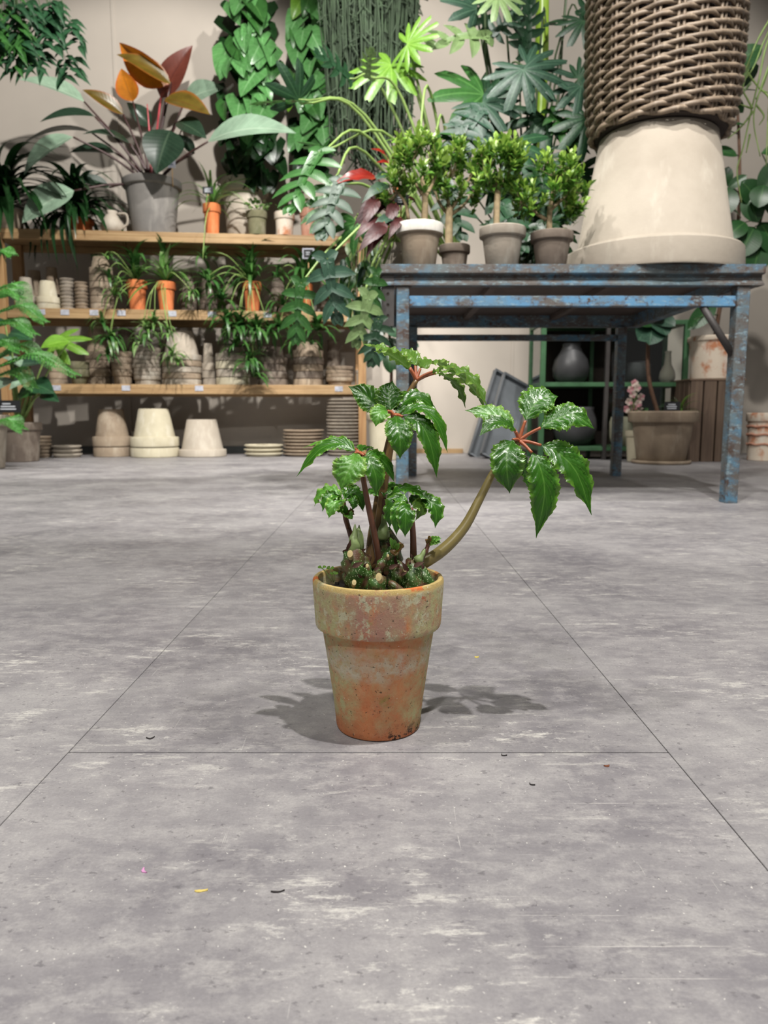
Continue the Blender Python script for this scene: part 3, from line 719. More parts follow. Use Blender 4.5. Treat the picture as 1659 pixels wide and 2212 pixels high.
# leaf E, arching over to the right, and leaf F below it
dE = .694
pE = petiole([(822, 1190, .7), (826, 1130, .697), (829, 1100, .695), (831, 1077, dE)], [6.5, 6, 5, 4.5], 'stalk_dark')
for i, (pts, hw, N, mt) in enumerate([
    ([(828, 1074, .696), (815, 1064, .705), (803, 1060, .712), (793, 1058, .716)], 12, (-.2, -.5, .8), 'beg'),
    ([(830, 1072, .69), (836, 1058, .70), (855, 1050, .71), (880, 1054, .72)], 17, (0, -.4, .9), 'beg'),
    ([(836, 1073, .688), (870, 1056, .684), (905, 1064, .68), (930, 1086, .676)], 17, (.3, -.45, .85), 'beg'),
    ([(905, 1076, .684), (928, 1082, .68), (942, 1104, .676), (940, 1141, .674)], 19, (.35, -.8, .5), 'beg'),
    ([(833, 1076, .684), (850, 1072, .672), (866, 1078, .664), (878, 1092, .66)], 13, (0, -.6, .8), 'beg')]):
    leaflet(pE, pts, hw, N, mt, seed=100 + i, ruffle=.18, teeth=12, nu=32)
dFf = .672
pF = petiole([(893, 1225, .684), (893, 1195, .682), (892, 1150, .678), (888, 1098, dFf)], [8, 7.5, 6.5, 5], 'stalk_dark')
for i, (pts, hw, N, mt) in enumerate([
    ([(884, 1094, .67), (858, 1080, .664), (844, 1108, .66), (842, 1140, .66)], 18, (-.4, -.8, .5), 'beg'),
    ([(884, 1096, .664), (866, 1094, .656), (858, 1118, .652), (856, 1158, .652)], 15, (-.2, -.9, .4), 'beg'),
    ([(888, 1098, .66), (878, 1100, .65), (876, 1125, .646), (875, 1161, .646)], 19, (0, -.95, .35), 'beg'),
    ([(890, 1096, .674), (904, 1090, .678), (912, 1098, .68), (897, 1125, .682)], 14, (.3, -.5, .3), 'beg_under'),
    ([(888, 1092, .676), (895, 1080, .686), (908, 1078, .692), (922, 1088, .694)], 13, (.2, -.5, .85), 'beg')]):
    leaflet(pF, pts, hw, N, mt, seed=120 + i, ruffle=.16, teeth=11, nu=32)

# rhizomes: knobbly spotted stems, cut scars, papery scales, pale sheaths
def knob(pts, rpx, seedv, mat='rhizome', name='rhizome', noise=.0007):
    q = [at(*p) for p in pts]; D = pts[0][2]; k = zc(D, q[0].z) / F
    v, f, uv = tubegeo(q, [r * k for r in rpx], 14, 5); rr = random.Random(seedv)
    c = sum(v, Vector()) / len(v)
    v = [p + Vector((rr.uniform(-1, 1), rr.uniform(-1, 1), rr.uniform(-1, 1))) * noise * .3 + (p - c).normalized() * noise * 1.6 * math.sin(p.x * 420 + p.z * 520 + seedv) for p in v]
    return wobj(name, v, f, M[mat], beg, uv)
knob([(772, 1275, .668), (768, 1240, .664), (764, 1215, .664), (766, 1186, .668)], [27, 27, 26, 20], 1)
knob([(800, 1270, .662), (790, 1235, .664), (785, 1215, .668), (794, 1196, .672)], [17, 16, 14, 12], 2)
knob([(815, 1285, .655), (815, 1262, .650), (818, 1246, .652)], [22, 21, 14], 3)
knob([(838, 1240, .70), (842, 1205, .700), (838, 1172, .700), (826, 1145, .70)], [26, 28, 25, 17], 4)
knob([(850, 1265, .672), (862, 1235, .672), (872, 1220, .676)], [22, 20, 14], 5)
knob([(895, 1275, .664), (890, 1245, .666), (893, 1222, .674), (905, 1212, .682)], [24, 22, 20, 13], 6)
knob([(925, 1268, .672), (915, 1245, .674), (905, 1225, .682)], [18, 17, 14], 7)
knob([(865, 1280, .650), (850, 1268, .650), (840, 1262, .652)], [13, 12, 9], 8)
knob([(800, 1262, .71), (806, 1220, .708), (806, 1180, .706)], [20, 19, 14], 9)
knob([(812, 1248, .652), (822, 1222, .654), (838, 1200, .658), (850, 1188, .66)], [11, 9, 10, 12], 10)
for sp in [[(764, 1196, .664), (765, 1165, .664), (767, 1132, .668)], [(772, 1190, .672), (774, 1160, .675), (776, 1133, .678)], [(826, 1165, .69), (829, 1140, .69), (826, 1110, .692)], [(812, 1170, .704), (809, 1140, .704), (807, 1106, .706)], [(900, 1214, .668), (911, 1200, .668), (918, 1185, .67)]]:
    w0 = 15 if sp[0][0] != 900 else 10
    knob(sp, [w0 * .8, w0, w0 * .7, w0 * .35, .6], sp[0][0], 'stipule', 'sheath', .0004)
for (x, y, D, r) in ((756, 1196, .650, 9), (793, 1222, .646, 5), (765, 1258, .640, 7), (818, 1246, .632, 10), (875, 1230, .652, 6), (838, 1200, .648, 4)):
    c = at(x, y, D); rr_ = r / F * zc(D, c.z); nrm = Vector((rnd.uniform(-.3, .3), -.75, .6)).normalized()
    a = nrm.cross(Vector((1, 0, 0))).normalized(); b = nrm.cross(a)
    v = [c + nrm * .0006] + [c + a * rr_ * math.cos(k * .5236) + b * rr_ * .7 * math.sin(k * .5236) for k in range(12)]
    v += [p - nrm * .006 for p in v[1:]]
    wobj('cut_scar', v, [(0, 1 + k, 1 + (k + 1) % 12) for k in range(12)] + [(1 + k, 13 + k, 13 + (k + 1) % 12, 1 + (k + 1) % 12) for k in range(12)], M['cut'], beg, smooth=False)
rs = random.Random(5)
for (x, y, D) in ((752, 1182, .660), (746, 1192, .664), (783, 1190, .664), (792, 1180, .67), (788, 1222, .65), (780, 1245, .646), (768, 1222, .645), (806, 1215, .652), (812, 1230, .645), (840, 1178, .684), (852, 1192, .666), (858, 1215, .66), (846, 1226, .65),
                  (884, 1216, .66), (878, 1228, .652), (890, 1205, .67), (900, 1222, .66), (912, 1226, .664), (826, 1232, .648), (795, 1202, .668), (870, 1240, .65), (836, 1160, .69), (864, 1185, .668)):
    p = at(x, y, D); d = Vector((rs.uniform(-1, 1), rs.uniform(-.6, .2), rs.uniform(.2, 1))).normalized() * rs.uniform(.0045, .008)
    leaf('lance', 'scale', beg, p - d * .4, p + d, (rs.uniform(-1, 1), -1, .3), 1.3, 'papery_scale')
# ragged dying shoot in front and the small opening shoot at the right
sh1 = knob([(846, 1196, .658), (858, 1186, .658), (866, 1178, .660)], [9, 8, 7], 31, 'stalk_brown', 'shoot')
for i, (tx, ty) in enumerate(((842, 1160), (852, 1164), (862, 1172), (868, 1182), (872, 1174), (856, 1200))):
    leaflet(sh1, [(858 - 6, 1190, .657), ((854 + tx) / 2, (1188 + ty) / 2, .652), (tx, ty, .65)], 5, (0, -.9, .3), 'olive_red' if i > 2 else 'beg_young', seed=140 + i, ruffle=.4, fold=.5, teeth=6, nu=14, nv=6)
sh2 = knob([(904, 1216, .676), (914, 1198, .676), (922, 1186, .676), (926, 1172, .677)], [9, 7, 5, 4.5], 33, 'stalk_dark', 'shoot', .0003)
for i, (tx, ty) in enumerate(((924, 1160), (942, 1162), (954, 1163), (953, 1172), (946, 1176))):
    leaflet(sh2, [(924, 1178, .676), ((926 + tx) / 2, (1172 + ty) / 2 - 2, .674), (tx, ty, .672)], 6, (0, -.8, .5), 'olive_red' if i == 0 else 'beg_young', seed=150 + i, ruffle=.3, fold=.5, teeth=6, nu=16, nv=6)
# seedling weeds at the left of the soil
for (x, y, x0, y0, D) in ((696, 1228, 716, 1256, .672), (712, 1229, 720, 1258, .675), (722, 1240, 722, 1256, .668)):
    st = tube('weed', [at(x0, y0, D), at((x + x0) / 2, (y + y0) / 2 - 4, D), at(x, y, D)], [.0004], M['vine'], beg, 5, 4)
    for k in range(3):
        a = k * 2.1 + x; c = at(x, y, D)
        leaf('small2', 'lime', st, c, c + Vector((math.cos(a), math.sin(a) * .6, .25 + .2 * math.sin(a))) * .0046, (0, -.5, .9), 1.6)
gr = Join(); rr = random.Random(9)
for k in range(160):
    a, q = rr.uniform(0, 6.28), .05 * rr.random() ** .5; c = Vector((BX + q * math.cos(a), BY + q * math.sin(a), .1345)); s = rr.uniform(.0006, .0018)
    vv, ff = boxgeo(-s, s, -s * .7, s * .7, 0, s * 1.3); rot = Matrix.Rotation(rr.uniform(0, 3), 3, 'Z') @ Matrix.Rotation(rr.uniform(-.6, .6), 3, 'X')
    gr.add([c + rot @ Vector(p) for p in vv], ff)
tag(wobj('soil_crumbs', gr.v, gr.f, M['soil'], beg, smooth=False), kind='stuff')

# ================================================================= ON THE TABLE
def tp(x, D, z=TZ): return onz(x, z, D)
def jade_tree(label, xc, D, rim_px, h_m, potmat, crowns, trunk, fork, nros, rimmat=None, group=None):
    Rt = m_(rim_px / 2, D, TZ + h_m); loc = tp(xc, D)
    T = potted('potted_tree', loc, Rt, Rt * .68, h_m, potmat, label, 'potted tree', group, .24, .09)
    if rimmat:
        v, f = lathegeo([(Rt * 1.004, h_m * .78), (Rt * 1.012, h_m * .8), (Rt * 1.012, h_m * .985), (Rt * .99, h_m * 1.008), (Rt * .9, h_m * 1.008), (Rt * .89, h_m * .98)], 40)
        inst('limed_rim', newmesh('limed_rim', v, f), M[rimmat], T, Matrix.Translation(loc))
    q = [at(x, y, D + dd) for x, y, dd in trunk]; q[0].z = loc.z + h_m * .85
    tube('trunk', q, [trunk_r * m_(1, D, 1) for trunk_r in fork['r']], M['bark'], T, 9, 5)
    tops = []
    for b in fork['b']:
        pts = [at(x, y, D + dd) for x, y, dd in b]; tube('branch', pts, [m_(4.5, D, 1), m_(2.2, D, 1)], M['bark'], T, 7, 4); tops.append(pts[-1]); tops.append(pts[len(pts) // 2])
    tops.append(q[-1]); tw = Join(); rr = random.Random(int(xc))
    tot = sum(c[2] * c[3] for c in crowns); ros = []
    for (cx, cy, rx, ry, dd) in crowns:
        c = at(cx, cy, D + dd); a, b = m_(rx, D, c.z), m_(ry, D, c.z); n = max(3, round(nros * rx * ry / tot))
        for k in range(n):
            u = Vector((rr.gauss(0, 1), rr.gauss(0, 1) - .35, rr.gauss(0, 1) + .15)).normalized(); s = rr.uniform(.45, 1) ** .5
            p = c + Vector((u.x * a * s, u.y * a * .85 * s, u.z * b * s))
            src = min(tops, key=lambda t: (t - p).length); mid = src.lerp(p, .5) - Vector((0, 0, .008))
            vv, ff, uu = tubegeo([src, mid, p], [.0022, .0012], 4, 3); tw.add(vv, ff, uu)
            ax = (u * .6 + Vector((0, -.05, 1.0))).normalized(); ros.append((p, ax)); e = ax.orthogonal().normalized(); e2 = ax.cross(e); L0 = rr.uniform(.027, .040)
            for i in range(7):
                an = i * 2.4 + k; lv = i / 6.0
                d = (e * math.cos(an) + e2 * math.sin(an)) * (1 - lv * .55) + ax * (.25 + lv * .85)
                leaf('small' if i % 2 else 'small2', 'jade2' if (lv > .45 and rr.random() < .75) or u.z > .6 else 'jade', T, p - ax * .010 * (1 - lv), p - ax * .010 * (1 - lv) + d.normalized() * L0 * (1.1 - .45 * lv), ax, .85)
    tag(wobj('twigs', tw.v, tw.f, M['bark'], T, tw.uv), kind='stuff')
    for mt, nn in (('jade', 12), ('jade2', 5)):         # the rest of the tiny leaves, past counting
        fo = Join(); base = LM['small']; bv = [v_.co.copy() for v_ in base.vertices]; bf = [tuple(q.vertices) for q in base.polygons]; bu = [(v_.co.x / .52 + .5, v_.co.y) for v_ in base.vertices]
        for (p0, ax) in ros:
            for k in range(nn):
                s = rr.uniform(-.045, .012) if mt == 'jade' else rr.uniform(0, .022); p = p0 + ax * s + Vector((rr.uniform(-1, 1), rr.uniform(-1, 1), 0)) * .010
                d = (Vector((rr.uniform(-1, 1), rr.uniform(-1, 1), rr.uniform(.0, .7))) + ax * (.3 if mt == 'jade' else 1.2)).normalized(); L = rr.uniform(.022, .034)
                x = d.cross(ax + Vector((.01, .02, .3))).normalized(); z = x.cross(d); fo.add([p + x * q.x * L * .85 + d * q.y * L + z * q.z * L for q in bv], bf, bu)
        tag(wobj('foliage', fo.v, fo.f, M[mt], T, fo.uv), kind='stuff')
    return T
jade_tree('small tree with two trunks in a grey pot with a thick white limed rim', 906, 2.59, 101, .143, 'clay_brown',
          [(900, 365, 62, 62, 0), (848, 410, 38, 40, .02), (925, 325, 48, 38, .03)], [(915, 475, 0), (918, 445, 0), (916, 415, 0), (910, 380, 0)],
          {'r': [8, 7, 6, 4], 'b': [[(882, 475, .01), (876, 440, .01), (858, 415, .01)], [(917, 430, 0), (935, 395, .01), (945, 365, .02)], [(912, 420, 0), (895, 390, 0), (882, 360, 0)]]}, 41, 'white_rim')
jade_tree('small tree with a stout forking trunk in a dark grey clay pot', 981, 2.78, 67, .118, 'clay_dark',
          [(985, 375, 60, 62, 0), (1020, 410, 30, 34, .02)], [(970, 495, 0), (970, 468, 0), (972, 445, 0)],
          {'r': [9, 8, 8], 'b': [[(968, 462, 0), (950, 440, 0), (940, 415, 0)], [(972, 455, 0), (990, 430, 0), (1002, 405, 0)], [(972, 450, 0), (966, 420, 0), (970, 385, .02)], [(972, 465, .01), (1000, 445, .02), (1018, 420, .02)]]}, 38)
jade_tree('small tree with one straight bare trunk in a pale grey clay pot', 1084, 2.585, 100, .132, 'clay_grey',
          [(1075, 365, 56, 52, 0), (1090, 340, 42, 30, .02)], [(1073, 480, 0), (1073, 450, 0), (1075, 420, 0), (1076, 385, 0)],
          {'r': [7, 7, 7, 5], 'b': [[(1075, 415, 0), (1060, 395, 0), (1048, 370, 0)], [(1076, 410, 0), (1092, 385, 0), (1105, 360, 0)]]}, 38)
jade_tree('bushy low tree in a brownish grey pot beside the upturned planter', 1190, 2.59, 92, .118, 'clay_dark',
          [(1208, 400, 62, 58, 0), (1135, 440, 44, 40, .0), (1235, 430, 38, 46, .02)], [(1187, 490, 0), (1187, 465, 0), (1190, 440, 0), (1200, 410, 0)],
          {'r': [7, 6, 5, 4], 'b': [[(1180, 475, 0), (1150, 455, 0), (1130, 440, 0)], [(1188, 455, 0), (1215, 430, 0), (1235, 410, .01)], [(1188, 450, 0), (1195, 410, 0), (1205, 380, 0)]]}, 41)

# wine-red rex begonia at the left front corner of the table
wb = potted('red_leaf_begonia', tp(850, 2.76), .055, .038, .115, 'clay_beige', 'dark red begonia spilling over the left end of the blue table', 'plant', None, .24, .09)
for (x, y, tx, ty, D, mt, me) in ((838, 345, 800, 322, 2.7, 'wine_bright', 'lance'), (815, 385, 715, 402, 2.68, 'wine_bright', 'lance'), (840, 400, 780, 440, 2.62, 'deep', 'lance'), (820, 470, 765, 520, 2.56, 'wine', 'lance'), (830, 480, 790, 560, 2.52, 'wine', 'lance'),
                                  (835, 490, 772, 548, 2.50, 'wine', 'lance'), (815, 430, 780, 500, 2.58, 'wine', 'lance'), (850, 420, 810, 470, 2.66, 'wine', 'ovate'), (845, 380, 800, 395, 2.72, 'bluish', 'lance'), (855, 440, 830, 500, 2.6, 'wine', 'lance'),
                                  (850, 350, 868, 320, 2.75, 'wine', 'lance'), (860, 400, 890, 372, 2.8, 'wine', 'ovate'), (825, 450, 786, 470, 2.64, 'bluish', 'lance'), (850, 470, 800, 500, 2.57, 'bluish', 'lance'), (865, 470, 838, 520, 2.58, 'wine', 'lance'), (842, 420, 760, 500, 2.66, 'wine', 'lance'),
                                  (870, 430, 900, 440, 2.8, 'wine', 'ovate'), (845, 360, 812, 352, 2.7, 'wine_bright', 'ovate')):
    b = at(x, y, D); tube('leaf_stalk', [tp(850, 2.76, TZ + .1), at(852, (y + 500) / 2, 2.74), b], [.003, .002], M['stalk_red'], wb, 6, 4)
    leaf('lance', mt, wb, b, at(tx, ty, D - .06), (.2, -.7, .6), 1.05)
plant_tag(wb, at(866, 432, 2.72), .055, .035)

# big upturned planter and the wicker basket on top of it
PD, PX = 2.765, None
pl = tp(1407, PD); PHT = .478
P = [(.0005, 0), (.196, 0), (.2, .004), (.266, PHT - .1), (.270, PHT - .095), (.296, PHT - .088), (.302, PHT - .082), (.306, PHT - .01), (.303, PHT), (.285, PHT), (.28, PHT - .006), (.25, PHT - .1), (.185, .02), (.0005, .02)]
v, f = lathegeo(P, 72); me = newmesh('planter', v, f); me.set_sharp_from_angle(angle=R(40))
tag(inst('planter', me, M['clay_beige'], None, flip(pl, PHT)), 'huge beige clay planter standing upside down on the blue table', 'planter')
BZ = TZ + PHT
bk = thing('wicker_basket', (pl.x + .006, PD, BZ), 'tall grey-brown wicker basket standing on the upturned planter', 'basket')
bx, by = pl.x + .006, PD
NS = 22
def brad(z):                # radius of the basket at height z above its foot
    t = z / .56; return .222 + .026 * min(1, t * 4) ** .5 + .010 * t
rows = 34
for k in range(rows):
    z0 = .012 + k * .0163; v = []; n = NS * 6; pts = []
    for i in range(n):
        a = 2 * math.pi * i / n; s = math.cos(a * NS / 2 + (math.pi if k % 2 else 0)); s2 = math.sin(a * NS / 2 + (math.pi if k % 2 else 0))
        r = brad(z0) + .0085 * s + rnd.uniform(-.0008, .0008); pts.append(Vector((bx + r * math.cos(a), by + r * math.sin(a), BZ + z0 + .0042 * s2 + rnd.uniform(-.0007, .0007))))
    seg, rr_ = 6, .0072 if k > 2 else .0088; vv, ff = [], []
    for i in range(n):
        t = (pts[(i + 1) % n] - pts[i - 1]).normalized(); x = t.cross(Vector((0, 0, 1))).normalized(); y = x.cross(t)
        for s in range(seg): vv.append(pts[i] + x * rr_ * math.cos(s * 1.0472) + y * rr_ * math.sin(s * 1.0472))
        for s in range(seg):
            a_, b_ = i * seg + s, i * seg + (s + 1) % seg; c_, d_ = ((i + 1) % n) * seg + (s + 1) % seg, ((i + 1) % n) * seg + s; ff.append((a_, b_, c_, d_))
    wobj('weaver', vv, ff, M['wicker'], bk)
for i in range(NS):
    for o in (-.008, .008):
        a = 2 * math.pi * (i + .0) / NS + o / .24 + math.pi / NS * 0
        tube('stake', [(bx + brad(z) * math.cos(a), by + brad(z) * math.sin(a), BZ + z) for z in (.004, .1, .3, .575)], [.0055], M['wicker'], bk, 6, 3)
v, f = lathegeo([(.0005, .004), (.215, .004), (.222, .01)] + [(brad(z) - .017, z) for z in (.03, .1, .2, .3, .4, .5, .56)], 40)
inst('weave_gap_shade', newmesh('weave_gap_shade', v, f), M['wicker_shade'], bk, Matrix.Translation((bx, by, BZ)))  # dark sheet behind the weave, its colour paints the shade in the gaps
n = 60
tube('rim_braid', [(bx + brad(.57) * math.cos(2 * math.pi * i / n), by + brad(.57) * math.sin(2 * math.pi * i / n), BZ + .575 + .004 * math.sin(i * 1.3)) for i in range(n + 1)], [.014], M['wicker'], bk, 8, 2)

# ================================================================= CUT-LEAF PHILODENDRONS AT THE BACK OF THE TABLE
def stemleaf(T, base, mid, hub, tip, me, mat, nrm, stalk='vine', r=.005, ws=1.0):
    tube('leaf_stalk', [base, mid, hub], [r * 1.2, r, r * .6], M[stalk], T, 7, 6); leaf(me, mat, T, hub, tip, nrm, ws)
ph = potted('cut_leaf_philodendron', tp(1010, 3.35), .085, .06, .12, 'clay_dark', 'sprawling philodendron with deeply fingered leaves behind the small potted trees', 'plant')
b0 = tp(1000, 3.35, TZ + .11)
for (mx, my, hx, hy, tx, ty, D, me, mt, nn, ws) in (
    (780, 250, 655, 222, 545, 205, 3.0, 'finger_n', 'green', (0, -.3, 1), 1.1), (790, 250, 645, 215, 610, 135, 3.05, 'tri', 'deep', (0, -.9, .3), 1.0),
    (830, 200, 755, 170, 690, 100, 3.2, 'finger_n', 'deep', (0, -.8, .5), 1.1), (900, 200, 845, 140, 790, 195, 3.3, 'finger', 'lime', (-.2, -.9, .3), 1.0),
    (905, 190, 880, 95, 945, 70, 3.25, 'finger_f', 'lime', (.1, -.95, .2), 1.0), (870, 215, 795, 165, 800, 110, 3.15, 'finger_n', 'palegreen', (0, -1, .2), 1.0),
    (800, 300, 690, 330, 612, 440, 2.75, 'finger_n', 'green', (-.3, -.7, .6), 1.1), (790, 330, 720, 390, 690, 500, 2.7, 'finger_n', 'green', (-.1, -.9, .3), 1.0),
    (850, 300, 700, 325, 665, 290, 2.9, 'tri', 'green', (0, -.6, .8), 1.0), (930, 200, 905, 300, 850, 285, 3.0, 'tri', 'lime', (0, -.4, .9), 1.1),
    (960, 270, 940, 290, 985, 275, 3.1, 'tri', 'green', (0, -.4, .9), 1.0), (820, 420, 735, 395, 690, 500, 2.62, 'finger_n', 'deep', (-.2, -.9, .3), .9)):
    stemleaf(ph, b0, at(mx, my, (D + 3.35) / 2), at(hx, hy, D), at(tx, ty, D - .1), me, mt, nn, 'vine', .006, ws)
for (mx, my, hx, hy, tx, ty, D, me, mt, nn, ws) in ((800, 470, 706, 560, 728, 690, 2.45, 'finger_d', 'bluish', (0, -.97, .15), .8), (740, 510, 650, 612, 636, 740, 2.5, 'finger_n', 'green', (0, -.95, .2), .8),
                                                    (800, 600, 795, 640, 775, 745, 2.40, 'finger_d', 'palegreen', (.3, -.95, .1), .8), (810, 560, 812, 590, 806, 700, 2.46, 'finger_n', 'green', (.2, -.95, .2), .6), (790, 520, 770, 480, 720, 530, 2.6, 'tri', 'green', (0, -.8, .5), 1),
                                                    (810, 620, 818, 690, 800, 790, 2.42, 'finger_n', 'deep', (0, -.95, .2), .9)):
    stemleaf(ph, at(905, 395, 2.98), at(mx, my, D + .12), at(hx, hy, D), at(tx, ty, D), me, mt, nn, 'vine', .005, ws)
tube('leaf_stalk', [b0, at(960, 380, 3.15), at(905, 395, 2.98)], [.008, .007], M['vine'], ph, 7, 5)

fp = potted('broad_leaf_philodendron', tp(1130, 3.45), .09, .064, .13, 'clay_dark', 'tall dark philodendron with broad fingered leaves left of the wicker basket', 'plant')
b1 = tp(1135, 3.45, TZ + .12); top1 = at(1172, -60, 3.5)
tube('cane', [b1, at(1165, 300, 3.45), at(1170, 120, 3.48), top1], [.016, .02, .03, .028], M['cane'], fp, 12, 6)
tube('cane', [b1, at(1070, 300, 3.4), at(1052, 150, 3.35), at(1046, -60, 3.3)], [.006, .006, .005], M['vine_dk'], fp, 8, 6)
tube('cane', [b1, at(1200, 250, 3.45), at(1215, 80, 3.45), at(1228, -60, 3.5)], [.006, .006, .005], M['vine_dk'], fp, 8, 6)
tube('cane', [b1, at(1130, 350, 3.3), at(1105, 260, 3.3), at(1085, 160, 3.3)], [.006, .005, .004], M['vine_dk'], fp, 8, 6)
for (mx, my, hx, hy, tx, ty, D, me, mt, nn, ws) in (
    (1060, 150, 1048, 80, 955, 68, 3.25, 'finger_d', 'palegreen', (0, -.9, .45), .8), (1050, 130, 1060, 80, 1110, 30, 3.3, 'finger_n', 'bluish', (0, -.9, .3), 1.1), (1055, 130, 1050, 60, 1035, -25, 3.35, 'finger_n', 'deep', (.1, -.95, .1), .9),
    (1100, 180, 1138, 140, 1215, 175, 3.15, 'finger_f', 'bluish', (.05, -.85, .5), 1.0), (1110, 200, 1130, 150, 1150, 215, 3.1, 'finger', 'bluish', (0, -.95, .25), 1.1), (1140, 120, 1135, 120, 1150, 15, 3.3, 'finger_n', 'deep', (.2, -.95, 0), .9),
    (1060, 230, 1045, 205, 955, 190, 3.2, 'tri', 'green', (0, -.85, .5), 1.3), (1060, 230, 1048, 215, 1115, 180, 3.3, 'tri', 'deep', (0, -.9, .4), 1.2), (1070, 260, 1042, 222, 1085, 260, 3.12, 'finger', 'bluish', (0, -.85, .5), 1.3), (1050, 300, 1035, 240, 1000, 290, 3.1, 'finger_d', 'bluish', (0, -.9, .4), 1.1),
    (1040, 330, 998, 270, 985, 330, 3.05, 'finger_d', 'bluish', (-.1, -.9, .4), 1.1), (1060, 330, 1020, 280, 1050, 340, 3.08, 'finger', 'bluish', (.1, -.9, .4), 1.0), (1200, 250, 1250, 170, 1300, 140, 3.2, 'finger_f', 'deep', (.1, -.9, .4), 1.1), (1210, 260, 1255, 185, 1290, 235, 3.15, 'finger', 'bluish', (.2, -.9, .4), 1.1),
    (1200, 120, 1260, 45, 1270, 85, 3.3, 'finger', 'deep', (0, -.9, .4), 1.1), (1220, 60, 1255, 30, 1290, -15, 3.35, 'finger_d', 'deep', (.1, -.9, .4), 1.1), (1180, 300, 1190, 240, 1240, 290, 3.15, 'finger_n', 'green', (.1, -.9, .4), 1.0), (1150, 350, 1180, 255, 1130, 300, 3.2, 'tri', 'deep', (0, -.9, .4), 1.1),
    (1170, 60, 1180, 50, 1225, 30, 3.4, 'tri', 'deep', (.1, -.5, .8), .8), (1120, 60, 1130, 90, 1118, 10, 3.4, 'finger_n', 'deep', (-.1, -.95, 0), .8), (1100, 330, 1105, 310, 1155, 370, 3.05, 'tri', 'deep', (0, -.9, .4), 1.1), (1230, 320, 1245, 300, 1215, 350, 3.15, 'finger_n', 'deep', (0, -.9, .4), 1.1),
    (1250, 300, 1270, 255, 1262, 320, 3.1, 'finger', 'deep', (.1, -.9, .4), 1.0), (1030, 30, 1030, 20, 975, -10, 3.3, 'tri', 'bluish', (0, -.9, .4), 1.0), (1090, 20, 1075, -10, 1100, 25, 3.2, 'finger', 'palegreen', (0, -.8, .6), 1.0)):
    H_ = at(hx, hy, D); stemleaf(fp, b1, at(mx, my, (D + 3.45) / 2), H_, H_ + (at(tx, ty, D - .05) - H_) * 1.22, me, mt, nn, 'vine_dk', .0045, ws)

for k in range(26):
    x, y = rnd.uniform(960, 1255), rnd.uniform(330, 520); D = rnd.uniform(3.0, 3.3); c = at(x, y, D)
    tube('leaf_stalk', [b1, b1.lerp(c, .5) + Vector((0, 0, .03)), c], [.004, .003], M['vine_dk'], fp, 5, 3)
    leaf(rnd.choice(('tri', 'finger', 'finger_d')), rnd.choice(('heart_dark', 'deep', 'heart_dark')), fp, c, c + Vector((rnd.uniform(-.1, .1), -.06, rnd.uniform(-.16, .02))), (rnd.uniform(-.3, .3), -.9, .3), 1.1)

# ================================================================= ON THE SHELF UNIT
def spx(px, p): return px / F * zc(p.y, p.z)
def shelf_pot(x0, x1, ytop, z, d, mat, label, rim=.2, inverted=False, cat='pot', group=None, taper=.72, name='clay_pot', lip=.06):
    c = (x0 + x1) / 2; p = shp(c, z, d); d += spx((x1 - x0) / 2, p); p = shp(c, z, min(d, SHD - spx((x1 - x0) / 2, p))); Rt = spx((x1 - x0) / 2, p); h = at(c, ytop, p.y).z - z
    return pot_thing(name, p, Rt, Rt * taper, h, mat, label, cat, group, rim, inverted, lip)
def shelf_stack(x0, x1, ytop, z, d, mats, n, label, group, inverted=True, rimpx=20, taper=.62, name='clay_pot', cat='pot', rim=.2):
    c = (x0 + x1) / 2; p = shp(c, z, d); d += spx((x1 - x0) / 2, p); p = shp(c, z, min(d, SHD - spx((x1 - x0) / 2, p))); Rt = spx((x1 - x0) / 2, p) * .985; H = at(c, ytop, p.y).z - z; dz = spx(rimpx, p); h = H - (n - 1) * dz
    stack(name, n, p, Rt, Rt * taper, h, mats, dz, label, cat, group, min(.5, dz * .95 / h), inverted, .07, .06)
def saucers(x0, x1, ytop, z, d, n, mats, label, group, dzk=None, pt=None):
    c = (x0 + x1) / 2; p = pt if pt is not None else shp(c, z, d + .06); Rt = spx((x1 - x0) / 2, p); H = at(c, ytop, p.y).z - z; dz = H / n
    stack('clay_saucer', n, p, Rt, Rt * .86, dz * .98, mats, dz, label, 'saucer', group, .42, False, .05, .07)
# middle board
shelf_stack(40, 78, 600, ZM, .08, 'clay_beige', 2, 'small beige clay pot upside down in the pair nearest the left post', 'pair of small pots', True, 16)
shelf_stack(82, 130, 608, ZM, .05, 'clay_cream', 2, 'small cream pot upside down in the pair next to ribbed saucers', 'second pair of small pots', True, 14)
shelf_pot(62, 96, 585, ZM, .28, 'clay_brown', 'brown clay pot upside down at the back behind the small beige pair', inverted=True)
shelf_stack(100, 134, 578, ZM, .26, 'clay_brown', 4, 'brown clay pot in the leaning-looking stack behind the cream pair', 'brown pots at the back', True, 9)
saucers(133, 162, 602, ZM, .10, 9, 'clay_grey', 'thin grey saucer in the narrow stack on the middle board', 'narrow saucer stack')
saucers(164, 192, 610, ZM, .06, 8, 'clay_brown', 'thin brown saucer in the narrow stack on the middle board', 'brown saucer stack')
shelf_stack(197, 246, 556, ZM, .04, 'clay_brown', 6, 'grey-brown pot in the tall upside-down stack left of the spider plants', 'tall pot stack on the middle board', True, 15)
for (a, b, t, n, wh) in ((390, 425, 590, 3, 'just right of the second orange pot'), (432, 470, 600, 3, 'midway between second and third orange pots'), (482, 520, 596, 4, 'just left of the third orange pot'), (582, 622, 590, 4, 'between third and fourth orange pots'), (690, 716, 600, 5, 'just right of the fourth orange pot')):
    shelf_stack(a, b, t, ZM, .24, 'clay_dark', n, 'dark pot in the upturned stack ' + wh, 'dark stack ' + wh, True, 12)
shelf_stack(718, 775, 540, ZM, .12, 'clay_brown', 9, 'ribbed grey-brown pot in the tall stack at the right end of the middle board', 'ribbed pot stack', False, 12, .9)
